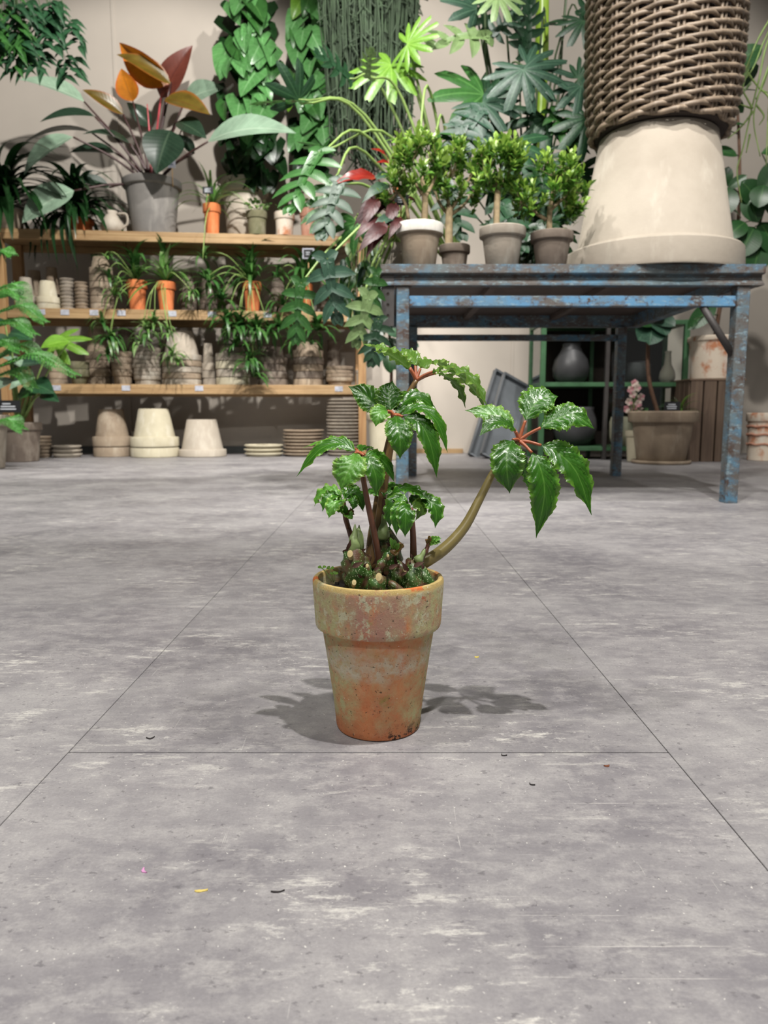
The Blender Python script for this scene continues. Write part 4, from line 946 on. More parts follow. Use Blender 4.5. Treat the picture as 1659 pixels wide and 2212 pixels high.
# bottom board
shelf_stack(150, 194, 782, ZB, .01, 'clay_moss', 2, 'small mossy green pot in the low pair on the bottom board', 'mossy pair', False, 16)
shelf_stack(188, 242, 705, ZB, .16, 'clay_brown', 4, 'brown clay pot in the tall upside-down stack behind the mossy pair', 'brown upside-down stack', True, 18)
shelf_stack(108, 145, 735, ZB, .20, 'clay_brown', 3, 'brown clay pot in the stack next to the left rear post', 'stack by the left rear post', True, 14)
shelf_stack(244, 288, 760, ZB, .08, 'clay_brown', 4, 'brown rimmed pot in the upright stack left of the ribbed pots', 'upright brown stack', False, 13, .8)
shelf_stack(290, 348, 752, ZB, .05, 'clay_grey', 8, 'ribbed grey pot in the squarish upright stack on the bottom board', 'ribbed grey stack', False, 8.5, .9)
shelf_stack(352, 436, 716, ZB, .04, ['clay_grey', 'clay_brown'], 5, 'large grey pot in the upside-down stack in the middle of the bottom board', 'large grey stack', True, 13)
shelf_stack(438, 466, 742, ZB, .14, 'clay_grey', 3, 'grey pot in the narrow upside-down stack beside the cream pots', 'narrow grey stack', True, 16)
shelf_stack(468, 541, 748, ZB, .01, ['clay_cream', 'clay_grey'], 4, 'cream pot in the upside-down stack at the front of the bottom board', 'cream stack', True, 17)
shelf_stack(556, 622, 750, ZB, .06, 'clay_dark', 4, 'dark brown pot in the upside-down stack under the hanging plantlets', 'dark brown stack', True, 15)
shelf_stack(634, 700, 740, ZB, .08, ['clay_brown', 'clay_dark'], 5, 'speckled brown pot in the upside-down stack near the right end', 'speckled brown stack', True, 15)
shelf_stack(704, 764, 792, ZB, .04, 'clay_brown', 4, 'wide brown bowl in the low nest at the right end of the bottom board', 'low bowl nest', False, 8, .8, 'clay_bowl', 'bowl')
shelf_pot(768, 790, 800, ZB, .03, 'clay_grey', 'small grey pot squeezed beside the right post', taper=.8)
shelf_pot(255, 300, 712, ZB, .27, 'clay_dark', 'dark pot upside down at the back behind the ribbed grey stack', inverted=True)
shelf_pot(704, 738, 735, ZB, .28, 'clay_dark', 'dark pot upside down at the back behind the low bowl nest', inverted=True)
# floor under the unit
def floor_pt(x, d): return shp(x, 0, d)
def floor_pot(x0, x1, ytop, d, mat, label, n=1, group=None, rimpx=26):
    c = (x0 + x1) / 2; p = floor_pt(c, d); Rt = spx((x1 - x0) / 2, p); H = at(c, ytop, p.y).z; dz = spx(rimpx, p); h = H - (n - 1) * dz
    stack('clay_pot', n, p, Rt, Rt * .62, h, mat, dz, label, 'pot', group, min(.3, dz * .95 / h) if n > 1 else .2, True, .07, .09)
floor_pot(204, 285, 884, .21, 'clay_brown', 'brown clay pot of the upside-down pair on the floor', 2, 'brown pair on the floor', 22)
floor_pot(285, 386, 883, .13, 'clay_cream', 'cream clay pot of the upside-down pair on the floor', 2, 'cream pair on the floor', 22)
floor_pot(387, 488, 906, .14, 'clay_beige', 'single beige pot upside down on the floor under the shelves')
saucers(72, 112, 942, 0, 0, 6, 'clay_brown', 'thin brown saucer in the floor stack behind the grey planter', 'brown floor saucers', None, floor_pt(92, .12))
saucers(114, 175, 962, 0, 0, 3, 'clay_beige', 'beige saucer in the low stack beside the brown pots on the floor', 'low beige saucers', None, floor_pt(145, .12))
saucers(528, 612, 960, 0, 0, 3, 'clay_cream', 'cream saucer in the low floor stack under the bottom board', 'cream floor saucers', None, floor_pt(570, .13))
saucers(612, 700, 928, 0, 0, 8, 'clay_brown', 'brown saucer in the wide floor stack left of the tall one', 'wide floor saucers', None, floor_pt(656, .13))
saucers(706, 782, 862, 0, 0, 17, 'clay_grey', 'grey saucer in the tall floor stack beside the right post', 'tall floor saucers', None, floor_pt(744, .12))
# top board
def strap_burst(T, c, n, L0, L1, mats, spread=1.0, up=.6, me=('strap', 'strap2'), front=-.2, ws=1.0, drop=0.0):
    for k in range(n):
        a = rnd.uniform(0, 2 * math.pi); L = rnd.uniform(L0, L1); h = rnd.uniform(-.5, 1) * up
        d = Vector((math.cos(a) * spread, math.sin(a) * spread * .7 + front, h - drop)).normalized() * L
        leaf(rnd.choice(me), rnd.choice(mats), T, Vector(c) + jit(.008), Vector(c) + d, (0, -.15, 1), ws)
congo_loc = shp(333, ZT, .17); cR = spx(62, congo_loc); cH = at(333, 392, congo_loc.y).z - ZT
cg = potted('red_leaf_philodendron', congo_loc, cR, cR * .72, cH, 'zincpot', 'philodendron with orange and silvery leaves in a large grey pot on the top board', 'plant', None, .14, .08)
cc = congo_loc + Vector((0, 0, cH * .9))
for (bx_, by_, tx, ty, dd, me, mt, nn, ws) in (
    (370, 178, 258, 92, .1, 'ovate_f', 'orange', (-.6, -.75, -.1), .8), (368, 182, 252, 118, .02, 'ovate_n', 'olive_red', (.4, -.85, .35), 1.0), (347, 212, 416, 98, .18, 'ovate', 'redleaf', (.2, -.95, .2), .85), (287, 219, 262, 148, .06, 'ovate_w', 'orange', (-.1, -.95, .15), 1.15), (266, 247, 178, 194, .0, 'ovate', 'olive_red', (-.1, -.9, .5), .75),
    (357, 213, 454, 248, -.05, 'ovate', 'olive_red', (.1, -.85, .55), .95), (182, 220, 40, 172, -.05, 'ovate', 'pale_big', (-.1, -.7, .7), .75), (205, 252, 86, 264, -.15, 'ovate', 'congo', (-.1, -.7, .75), .8), (196, 285, 40, 320, -.1, 'ovate_n', 'congo', (0, -.4, .9), 1.1), (158, 296, 52, 378, -.25, 'ovate_w', 'pale_big', (-.3, -.9, .4), .6),
    (160, 412, 48, 482, -.28, 'ovate_w', 'pale_big', (-.2, -.92, .4), .95), (368, 282, 338, 376, -.25, 'ovate_w', 'congo', (.1, -.95, .3), 1.25), (384, 262, 446, 300, -.05, 'ovate', 'congo', (.2, -.9, .4), 1.1), (398, 222, 484, 190, .2, 'ovate_w', 'pale_big', (0, -.9, .4), .9), (449, 306, 640, 288, -.2, 'ovate_n', 'pale_big', (.1, -.8, .6), 1.1),
    (280, 310, 178, 290, -.05, 'ovate_n', 'congo', (0, -.6, .8), 1.1), (326, 272, 274, 222, .22, 'ovate_w', 'congo', (-.2, -.9, .4), .9), (420, 330, 380, 290, .1, 'ovate', 'congo', (.1, -.9, .4), 1.1), (248, 330, 150, 330, .1, 'ovate', 'congo', (-.1, -.7, .6), .9), (236, 405, 160, 385, 0, 'ovate', 'congo', (0, -.8, .5), .9)):
    D = congo_loc.y + dd; b = at(bx_, by_, D); pk = (bx_, by_) in ((347, 212),)
    tube('leaf_stalk', [cc, cc.lerp(b, .5) + Vector((0, 0, .03)), b], [.011, .008, .006], M['pink_stalk' if pk else 'congo_stalk'], cg, 8, 5)
    leaf(me, mt, cg, b, at(tx, ty, D - .08), nn, ws)
tube('young_sheath', [cc, at(325, 320, congo_loc.y), at(318, 225, congo_loc.y)], [.012, .009, .003], M['pink_stalk'], cg, 8, 5)
plant_tag(cg, at(337, 383, congo_loc.y - cR * .8), .075, .03, True, .02); plant_tag(cg, at(371, 350, congo_loc.y - .12), .05, .075, False, .12)

def climber(xc, x0, x1, ytop, ybot, d, potx0, potx1, poty, potmat, label, n1, n2, ysplit):
    p = shp((potx0 + potx1) / 2, ZT, d); Rt = spx((potx1 - potx0) / 2, p); h = at(xc, poty, p.y).z - ZT
    T = potted('climbing_philodendron', p, Rt, Rt * .74, h, potmat, label, 'plant', None, .22, .06)
    top = at(xc, ytop - 60, p.y); tube('moss_pole', [p + Vector((0, 0, h * .8)), at(xc, (poty + ytop) / 2, p.y), top], [.04], M['mosspole'], T, 10, 4)
    for k in range(n1 + n2):
        dark = k >= n1
        y = rnd.uniform(ysplit, poty - 15) if dark else rnd.uniform(ytop, ysplit)
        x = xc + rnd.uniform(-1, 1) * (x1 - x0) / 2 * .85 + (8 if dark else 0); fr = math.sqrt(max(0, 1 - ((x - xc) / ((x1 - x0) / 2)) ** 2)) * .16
        inner = k < n1 * .45; D = p.y - fr * (.6 if inner else 1) - rnd.uniform(0, .05) + (.1 if dark else 0) + (.05 if inner else -.03); c = at(x, y, D); L = rnd.uniform(.13, .21) * (1 if not dark else .85)  # inner leaves get the dark green as painted shade between the outer ones
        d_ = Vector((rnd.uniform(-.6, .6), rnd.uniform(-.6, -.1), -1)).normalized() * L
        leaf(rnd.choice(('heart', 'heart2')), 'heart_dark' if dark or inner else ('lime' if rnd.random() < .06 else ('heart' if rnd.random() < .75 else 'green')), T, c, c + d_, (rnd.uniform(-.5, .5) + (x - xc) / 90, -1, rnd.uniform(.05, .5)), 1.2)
    return T
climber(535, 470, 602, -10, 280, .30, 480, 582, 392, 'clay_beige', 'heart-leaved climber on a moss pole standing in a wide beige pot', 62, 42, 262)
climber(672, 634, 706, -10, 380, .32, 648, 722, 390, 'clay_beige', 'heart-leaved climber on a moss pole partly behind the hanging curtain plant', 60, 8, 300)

# small pots along the top board
p = shp(459, ZT, .06); R_ = spx(19, p); sp1 = potted('spider_plant', p, R_, R_ * .72, at(459, 442, p.y).z - ZT, 'terracotta', 'pale striped spider plant in an orange pot on the top board', 'plant', None, .28, .09)
strap_burst(sp1, p + Vector((0, 0, .19)), 34, .16, .38, ['spider', 'palegreen', 'spider'], 1, .8); plant_tag(sp1, at(449, 411, p.y - .1), .07, .045, True, .06)
tube('runner', [p + Vector((0, 0, .2)), at(445, 470, p.y - .2), at(438, 560, p.y - .24)], [.003], M['vine'], sp1, 5, 4)
def small_succulent(x0, x1, ytop, d, mat, label, n, rad):
    c = (x0 + x1) / 2; p = shp(c, ZT, d); Rt = spx((x1 - x0) / 2, p); h = at(c, ytop, p.y).z - ZT
    T = potted('potted_succulent', p, Rt, Rt * .8, h, mat, label, 'plant', None, .3, .08)
    for k in range(n):
        a = rnd.uniform(0, 6.28); q = rnd.random() ** .5 * rad; b = p + Vector((q * math.cos(a), q * math.sin(a) - .01, h + rnd.uniform(0, rad * .6)))
        dd = Vector((math.cos(a), math.sin(a) - .3, rnd.uniform(.0, 1.2))).normalized() * rnd.uniform(.025, .04)
        leaf('small2', rnd.choice(('green', 'jade', 'palegreen')), T, b, b + dd, (0, -.5, 1), 1.2)
    for k in range(5):
        a = k * 1.25; tube('stem', [p + Vector((0, 0, h * .85)), p + Vector((rad * .7 * math.cos(a), rad * .7 * math.sin(a), h + rad * .4))], [.003], M['vine'], T, 5, 2)
small_succulent(533, 578, 458, .05, 'clay_moss', 'small trailing succulent in an orange pot with a mossy foot', 60, .085)
small_succulent(593, 637, 460, .05, 'terra_white', 'short seedling in a whitewashed orange pot on the top board', 14, .05)
small_succulent(648, 682, 452, .06, 'terra_pink', 'trailing succulent in a small pinkish pot on the top board', 55, .08)
# dark grass-like plants at the left end of the top board
for (x, y, n, lab, D_, zz, L0, L1) in ((20, 395, 60, 'dark glossy strap-leaved plant hanging over the left post', .02, 1, .25, .62), (170, 430, 80, 'dark glossy strap-leaved plant between the left post and the grey pot', .22, 1, .22, .5)):
    pp = shp(x, ZT, D_ + .06); T = potted('strap_leaf_plant', pp, .11, .085, .13, 'terracotta' if x > 100 else 'clay_brown', lab, 'plant', None, .2, .06)
    strap_burst(T, pp + Vector((0, -.02, .16)), int(n * 1.7), L0, L1, ['strap'], 1, 1.0, ('strap', 'strap_w', 'strap_d'), -.35, 1.5, .2)
    for k in range(8):
        c = pp + Vector((rnd.uniform(-.05, .05), -.05, .15)); leaf('strap_d', 'strap', T, c, c + Vector((rnd.uniform(-.16, .16), -.16 - .05 * rnd.random(), -rnd.uniform(.15, .42))), (0, -.6, .8), 1.2)
# pale clay jugs lying by the grey pot
jp = shp(243, ZT, .10)
jg = thing('clay_jug', jp, 'pale clay jug with a curved handle beside the large grey pot', 'jug')
v, f = lathegeo([(.0005, 0), (.055, 0), (.075, .03), (.078, .06), (.05, .105), (.035, .13), (.04, .15), (.036, .15), (.03, .13), (.0005, .02)], 28); inst('body', newmesh('body', v, f), M['clay_beige'], jg, Matrix.Translation(jp))
tube('handle', [jp + Vector((.04, 0, .135)), jp + Vector((.10, 0, .13)), jp + Vector((.105, 0, .07)), jp + Vector((.07, 0, .04))], [.008], M['clay_beige'], jg, 8, 5)
pot_thing('clay_pot', shp(268, ZT, .28), .05, .035, .10, 'clay_beige', 'small pale pot upside down behind the clay jug', 'pot', None, .2, True)

# ================================================================= SPIDER PLANTS AND THEIR PLANTLETS
def spider(x0, x1, ytop, label, babies, mats, n=40, d=.09):
    c = (x0 + x1) / 2; p = shp(c, ZM, d); Rt = spx((x1 - x0) / 2, p); h = at(c, ytop, p.y).z - ZM
    T = potted('spider_plant', p, Rt, Rt * .68, h, 'terracotta', label, 'plant', 'spider plants on the middle board', .26, .09)
    c0 = p + Vector((0, 0, h)); strap_burst(T, c0, n, .16, .36, mats, .9, 1.3, ('strap', 'strap2', 'strap_d'), -.25, 1.6)
    for (x, y, s, k) in babies:
        b = at(x, y, p.y - .14 - rnd.uniform(0, .06)); mid = c0.lerp(b, .45) + Vector((0, -.1, .09))
        tube('runner', [c0, mid, b + Vector((0, 0, .04)), b], [.0026, .0018], M['vine'], T, 5, 5)
        for i in range(int(k * 1.7)):
            a = rnd.uniform(0, 6.28); dv = Vector((math.cos(a), math.sin(a) * .7 - .2, rnd.uniform(-.9, .7))).normalized() * s * rnd.uniform(.6, 1.15)
            leaf(rnd.choice(('strap_w', 'strap_d')), rnd.choice(mats), T, b, b + dv * 1.2, (0, -.2, 1), 1.9)
spider(275, 320, 607, 'green spider plant in the orange pot next to the tall pot stack', [(230, 560, .1, 9), (235, 600, .09, 8), (248, 640, .1, 9), (222, 700, .1, 11), (240, 735, .14, 20), (232, 770, .1, 10)], ['spider_dk', 'green', 'spider'], 44)
spider(339, 381, 610, 'arching spider plant with whitish leaves in the second orange pot', [(320, 720, .12, 18), (305, 745, .11, 14), (335, 700, .1, 12), (372, 770, .12, 14), (385, 790, .09, 9), (362, 720, .09, 9), (412, 640, .1, 9)], ['spider', 'spider_dk', 'spider', 'palegreen'], 44)
spider(525, 566, 610, 'upright dark spider plant in the third orange pot above the hanging cluster', [(440, 560, .12, 14), (450, 610, .13, 16), (480, 650, .13, 16), (490, 700, .15, 22), (520, 710, .15, 22), (555, 715, .14, 20), (510, 750, .14, 18), (540, 780, .13, 16), (550, 815, .12, 12), (580, 720, .13, 14), (430, 640, .1, 10)], ['spider_dk', 'spider_dk', 'green'], 52)
spider(640, 676, 614, 'fine-leaved spider plant in the orange pot near the right end of the middle board', [(610, 660, .14, 16), (605, 710, .14, 16), (640, 740, .11, 10), (685, 715, .14, 20), (672, 745, .1, 10), (600, 600, .1, 8)], ['spider_dk', 'green'], 48)
p = shp(665, ZM, .02); mt_ = thing('slate_sign', at(666, 550, p.y), 'small framed black sign on a stick above the fine-leaved spider plant', 'sign')
c = at(666, 548, p.y); wobj('sign_frame', *boxgeo(c.x - .042, c.x + .042, c.y - .004, c.y + .006, c.z - .036, c.z + .036, .003), M['tag_white'], mt_, smooth=False)
wobj('sign_face', *boxgeo(c.x - .032, c.x + .032, c.y - .006, c.y - .003, c.z - .027, c.z + .027), M['tag_black'], mt_, smooth=False)
jj = Join()
for k in range(2): jj.add(*boxgeo(c.x - .016, c.x + .014 - k * .008, c.y - .0075, c.y - .0055, c.z + .006 - k * .014, c.z + .010 - k * .014))
wobj('sign_writing', jj.v, jj.f, M['ink_white'], mt_, smooth=False)
tube('stick', [(c.x, c.y + .006, c.z - .03), (c.x, c.y + .01, ZM)], [.003], M['stickwood'], mt_, 5, 2)

# ================================================================= HANGING PLANTS
def hanger(T, top, r=.09, mat='clay_dark'):
    top = Vector(top); inst('pot', potmesh(r, r * .75, r * 1.2, .2), M[mat], T, Matrix.Translation(top))
    for k in range(3):
        a = k * 2.1; tube('cord', [top + Vector((r * .95 * math.cos(a), r * .95 * math.sin(a), r * 1.15)), (top.x, top.y, 3.705)], [.002], M['string'], T, 4, 2, False)
rh_top = at(800, -30, 4.75); rh_top.z = 3.22
rh = thing('curtain_cactus', rh_top, 'dense hanging curtain of thread-like dark green stems in front of the wall', 'hanging plant'); hanger(rh, rh_top, .16)
JJ = Join(); rr = random.Random(21)
for k in range(520):
    a = rr.uniform(0, 6.28); q = rr.random() ** .5; x = rh_top.x + math.cos(a) * q * .34; y = rh_top.y + math.sin(a) * q * .2; zb = hz(380, 4.75) + rr.random() ** 1.6 * .9 + abs(x - rh_top.x + .03) * .6
    st = rh_top + Vector((math.cos(a) * q * .15, math.sin(a) * q * .15, .15)); n = 6; pts = [st]
    for i in range(1, n + 1):
        t = i / n; pts.append(Vector((x + rr.uniform(-.012, .012) + (rh_top.x - x) * .25 * t, y + rr.uniform(-.012, .012), st.z + .03 + (zb - st.z) * t)))
    JJ.add(*tubegeo(pts, [.0052, .0042], 4, 2, True, False))
    for i in range(2, n + 1):
        if rr.random() < .7:
            p0 = pts[i]; JJ.add(*tubegeo([p0, p0 + Vector((rr.uniform(-.06, .06), rr.uniform(-.05, .03), -rr.uniform(.02, .09)))], [.005, .0035], 4, 2, False, False))
tag(wobj('stems', JJ.v, JJ.f, M['rhip'], rh, JJ.uv), kind='stuff')
# ferny hanging plant, top left
ht = at(40, -10, 4.4); ht.z = 2.75
hf = thing('hanging_foliage_plant', ht, 'hanging plant with pointed fine leaves at the wall left of the orange leaves', 'hanging plant'); hanger(hf, ht, .13)
for k in range(36):
    x, y = rnd.uniform(-20, 165), rnd.uniform(-10, 115); y += max(0, (x - 70) * .35); D = 4.4 - rnd.uniform(.05, .25) + (x > 90) * .15
    e = at(x, y, D); tube('stem', [ht + Vector((0, 0, .1)), (ht + e) / 2 + Vector((0, 0, .16)), e], [.003, .0015], M['vine_dk'], hf, 5, 4)
    side = Vector((rnd.uniform(-.4, .7), -.2, -.8)).normalized()
    for i in range(8):
        b = e + Vector((rnd.uniform(-.03, .03), rnd.uniform(-.03, .01), .02 - .016 * i)); s = -1 if i % 2 else 1
        d_ = (side + Vector((s * .75, -.1, .05))).normalized() * rnd.uniform(.08, .14)
        leaf('lance', 'green' if x < 60 and rnd.random() < .6 else 'deep', hf, b, b + d_, (0, -.8, .6), .95)
# air-rooted hanging stems, top right
vt = at(1690, -60, 3.0); vt.z = 2.2
hv = thing('trailing_air_plant', vt, 'thin pale green trailing stems hanging right of the wicker basket', 'hanging plant'); hanger(hv, vt, .1)
for pts in ([(1690, 0), (1640, 80), (1610, 150), (1580, 205)], [(1690, 10), (1650, 90), (1625, 150), (1585, 200)], [(1690, 20), (1655, 100), (1640, 170), (1625, 230), (1605, 320), (1592, 370), (1602, 438)], [(1690, 30), (1668, 120), (1640, 200), (1628, 260), (1642, 338)], [(1700, 40), (1672, 150), (1660, 240), (1655, 360)],
            [(1625, 235), (1590, 222)], [(1640, 190), (1660, 210), (1668, 240)], [(1628, 240), (1600, 275), (1572, 300)], [(1690, 60), (1650, 180), (1632, 215)], [(1620, 290), (1612, 330)], [(1632, 225), (1650, 250), (1640, 270)], [(1610, 150), (1640, 190), (1659, 200)], [(1626, 235), (1615, 215), (1605, 190), (1618, 150)]):
    D = 3.0 + rnd.uniform(-.06, .06); tube('stem', [at(x, y, D) for x, y in pts], [.0042, .0030, .0018], M['vine'], hv, 6, 5)
for k in range(10):
    c = at(1612 + rnd.uniform(-6, 20), 150 + rnd.uniform(-20, 40), 3.0); leaf('strap2', 'palegreen', hv, c, c + Vector((-.05 - .04 * rnd.random(), rnd.uniform(-.05, .05), -.1)), (0, -.8, .3), .8)

# ================================================================= UNDER AND BEHIND THE TABLE
# rubber plant in a whitewashed pot on a crate
CD = 4.75
cx0, cx1 = onz(1488, .3, CD).x, onz(1606, .3, CD).x; cz = hz(818, CD)
cr = thing('slatted_crate', ((cx0 + cx1) / 2, CD, 0), 'upright dark wooden crate carrying a whitewashed pot under the right of the table', 'crate')
n = 4; w_ = (cx1 - cx0) / n
for k in range(n):
    box('slat', cx0 + k * w_ + .005, cx0 + (k + 1) * w_ - .005, CD, CD + .016, 0.0, cz - .012, M['crate'], cr, .002)
    box('slat', cx0 + k * w_ + .005, cx0 + (k + 1) * w_ - .005, CD + .32, CD + .336, 0.0, cz - .012, M['crate'], cr, .002)
    for s in (0, 1):
        X = cx0 - .001 if s == 0 else cx1 - .015; box('side_slat', X, X + .016, CD + .02 + k * .075, CD + .088 + k * .075, 0, cz - .012, M['crate'], cr, .002)
box('top_board', cx0 - .004, cx1 + .004, CD - .004, CD + .34, cz - .012, cz, M['crate_h'], cr, .002)
rp = Vector((onz(1538, cz, CD + .17).x, CD + .17, cz)); rR = spx(54, rp); rH = at(1538, 728, CD + .17).z - cz
rb = potted('rubber_plant', rp, rR, rR * .82, rH, 'terra_white', 'rubber plant with glossy oval leaves in a whitewashed pot on the wooden crate', 'plant', None, .12, .06)
RD = CD + .1
stm = [rp + Vector((0, 0, rH * .85)), at(1560, 640, RD), at(1590, 520, RD), at(1598, 380, RD), at(1592, 200, RD), at(1588, 60, RD)]
tube('trunk', stm, [.014, .012, .009, .006], M['bark_dark'], rb, 8, 6)
st2 = [at(1562, 640, RD), at(1615, 560, RD - .05), at(1645, 470, RD - .1), at(1665, 380, RD - .1)]; tube('branch', st2, [.009, .006], M['bark_dark'], rb, 7, 5)
SPL = spline(stm, 8) + spline(st2, 8)
for (bx_, by_, tx, ty, me, ws, nn) in ((1555, 178, 1628, 112, 'ellip', 1, (-.2, -.9, .4)), (1560, 185, 1625, 150, 'ellip', 1, (.2, -.95, -.3)), (1560, 206, 1622, 198, 'ellip', .8, (0, -.4, .9)), (1565, 210, 1598, 238, 'ellip', 1, (-.2, -.9, .4)), (1540, 278, 1598, 272, 'ellip', .9, (0, -.5, .8)), (1535, 325, 1582, 335, 'ellip', 1, (0, -.8, .5)),
                                      (1560, 405, 1572, 368, 'ellip_w', 1, (-.3, -.9, .3)), (1572, 408, 1606, 384, 'ellip', .9, (.2, -.9, .4)), (1575, 405, 1562, 458, 'ellip_w', 1, (-.2, -.95, .2)), (1612, 420, 1632, 470, 'ellip_w', 1.0, (-.3, -.9, .3)), (1612, 405, 1660, 420, 'ellip_w', 1.1, (-.2, -.85, .5)), (1638, 440, 1608, 400, 'ellip_w', 1.1, (-.3, -.9, .3)),
                                      (1640, 420, 1690, 360, 'ellip_w', 1, (0, -.9, .4)), (1650, 440, 1690, 470, 'ellip_w', 1, (0, -.9, .4)), (1600, 470, 1568, 450, 'ellip_w', 1, (-.2, -.6, .8)), (1610, 480, 1575, 510, 'ellip_w', 1, (-.3, -.9, .3)), (1630, 490, 1600, 545, 'ellip_w', 1.0, (-.1, -.9, .3)), (1640, 480, 1670, 540, 'ellip_w', 1.1, (.1, -.9, .3)), (1600, 530, 1560, 560, 'ellip_w', 1, (-.2, -.9, .3)),
                                      (1640, 530, 1625, 585, 'ellip_w', 1, (0, -.9, .3)), (1655, 520, 1690, 580, 'ellip_w', 1, (0, -.9, .3)), (1570, 430, 1545, 400, 'ellip', 1, (0, -.9, .4)), (1645, 330, 1690, 330, 'ellip_w', 1, (0, -.8, .5)), (1650, 400, 1640, 440, 'ellip_w', 1.2, (-.3, -.9, .3)), (1580, 110, 1560, 60, 'ellip', 1, (0, -.9, .4)), (1500, 690, 1496, 705, 'ellip', 1.2, (0, -.9, .3)), (1545, 655, 1496, 702, 'ellip', .8, (0, -.9, .3))):
    D = RD - .12 + rnd.uniform(-.08, .1); b = at(bx_, by_, D); s = min(SPL, key=lambda t: (t - b).length)
    tube('leaf_stalk', [s, s.lerp(b, .5) + Vector((0, 0, .01)), b], [.004, .003], M['vine_dk'], rb, 5, 3); leaf(me, 'rubber', rb, b, b + (at(tx, ty, D - .03) - b) * 1.22, nn, ws * 1.12)

# ficus standard in a taupe pot
fpD = 4.45 + .16
fpp = onz(1427, 0.0, fpD); FR_ = m_(72, fpD, .3); FH = hz(888, fpD)
fi = potted('ficus_tree', fpp + Vector((0, 0, .012)), FR_, FR_ * .70, FH - .012, 'clay_brown', 'slim ficus tree with a black name tag in a taupe pot beneath the table', 'potted tree', None, .22, .08)
v, f = lathegeo([(.0005, 0), (FR_ * .82, 0), (FR_ * .86, .006), (FR_ * .86, .022), (FR_ * .82, .022), (FR_ * .80, .012), (.0005, .012)], 36); inst('saucer', newmesh('saucer', v, f), M['clay_brown'], fi, Matrix.Translation(fpp))
ft = [fpp + Vector((-.02, 0, FH * .85)), at(1402, 820, fpD), at(1400, 740, fpD), at(1405, 690, fpD), at(1408, 640, fpD + .05)]
tube('trunk', ft, [.013, .012, .010, .007], M['bark_dark'], fi, 8, 6)
for (bx_, by_, tx, ty, ws) in ((1405, 700, 1378, 735, 1.2), (1408, 695, 1402, 745, 1.3), (1410, 690, 1440, 725, 1.2), (1412, 688, 1458, 705, 1), (1405, 690, 1370, 700, 1), (1408, 680, 1432, 690, 1.2), (1405, 680, 1385, 672, 1), (1410, 670, 1440, 668, 1), (1406, 668, 1370, 668, 1)):
    b = at(bx_, by_, fpD); leaf('ellip_w', rnd.choice(('rubber', 'bluish', 'bluish')), fi, b, at(tx, ty, fpD - .12), (rnd.uniform(-.3, .3), -.9, .35), ws)
strap_burst(fi, fpp + Vector((.09, -.05, FH * .95)), 26, .07, .17, ['green', 'lime'], .8, 1.2, ('strap', 'strap2'), -.1, 1.0)
plant_tag(fi, at(1452, 878, fpD - FR_ * .8), .095, .055, True, .04)

# green steel cabinet with glass doors and dark vases
GD = 4.98; gx = lambda x: onz(x, .4, GD).x
g0, g1, gm = gx(1166), gx(1484), gx(1310); gt = hz(690, GD); gdep = .42
gc = thing('steel_cabinet', (g0, GD, 0), 'green steel cabinet with open shelves and a glass door behind the table', 'cabinet')
for X in (g0, gm - .013, g1 - .035):
    wd = .034 if X != gm - .013 else .026
    box('post', X, X + wd, GD, GD + .034, 0, gt, M['green_paint' if X != gm - .013 else 'dark_steel'], gc, .002); box('post', X, X + wd, GD + gdep - .034, GD + gdep, 0, gt, M['green_paint'], gc, .002)
for z, nm in ((gt - .03, 'top_panel'), (hz(835, GD), 'shelf'), (.06, 'bottom_panel')): box(nm, g0 + .002, g1 - .002, GD + .004, GD + gdep - .004, z, z + .028, M['green_paint'], gc, .002)
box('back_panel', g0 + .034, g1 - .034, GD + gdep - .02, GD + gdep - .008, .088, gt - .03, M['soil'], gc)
box('glass_pane', gm + .013, g1 - .035, GD + .012, GD + .017, .09, gt - .031, M['glass'], gc); box('glass_pane', g0 + .012, g0 + .017, GD + .034, GD + gdep - .034, .09, gt - .031, M['glass'], gc)
for z in (hz(1000, GD), hz(915, GD), hz(830, GD)):
    pass
def vase(x, z, D, prof, mat, label, sc=1.0):
    p = onz(x, z, D); v, f = lathegeo([(r * sc, h * sc) for r, h in prof], 36); tag(inst('vase', newmesh('vase', v, f), M[mat], None, Matrix.Translation(p)), label, 'vase')
zs = hz(835, GD) + .028
vase(1232, zs, GD + .2, [(.0005, 0), (.085, 0), (.118, .05), (.125, .10), (.112, .16), (.075, .215), (.06, .25), (.064, .27), (.056, .27), (.05, .24), (.10, .12), (.0005, .02)], 'black_vase', 'pear-shaped dark grey vase on the upper shelf of the green cabinet')
vase(1240, .088, GD + .2, [(.0005, 0), (.08, 0), (.13, .05), (.15, .12), (.145, .18), (.125, .24), (.128, .265), (.118, .265), (.115, .24), (.13, .15), (.0005, .02)], 'black_vase', 'wide dark stoneware vase at the bottom of the green cabinet')
vase(1440, zs, GD + .22, [(.0005, 0), (.04, 0), (.055, .04), (.05, .08), (.025, .13), (.02, .2), (.024, .22), (.018, .22), (.015, .13), (.0005, .02)], 'clay_beige', 'slim pale vase behind the glass door of the cabinet')
vase(1375, zs, GD + .22, [(.0005, 0), (.075, 0), (.09, .06), (.085, .13), (.07, .15), (.065, .15), (.08, .07), (.0005, .02)], 'black_vase', 'round dark pot behind the glass door of the cabinet')
vase(1340, .088, GD + .2, [(.0005, 0), (.06, 0), (.075, .06), (.08, .16), (.07, .20), (.064, .20), (.07, .1), (.0005, .02)], 'clay_cream', 'cream jar at the bottom behind the glass door')
fl1 = potted('flowering_plant', onz(1372, 0, 4.80) , .07, .05, .20, 'clay_cream', 'small bright pink and white flowers in a cream pot before the glass cabinet door', 'plant', None, .2)
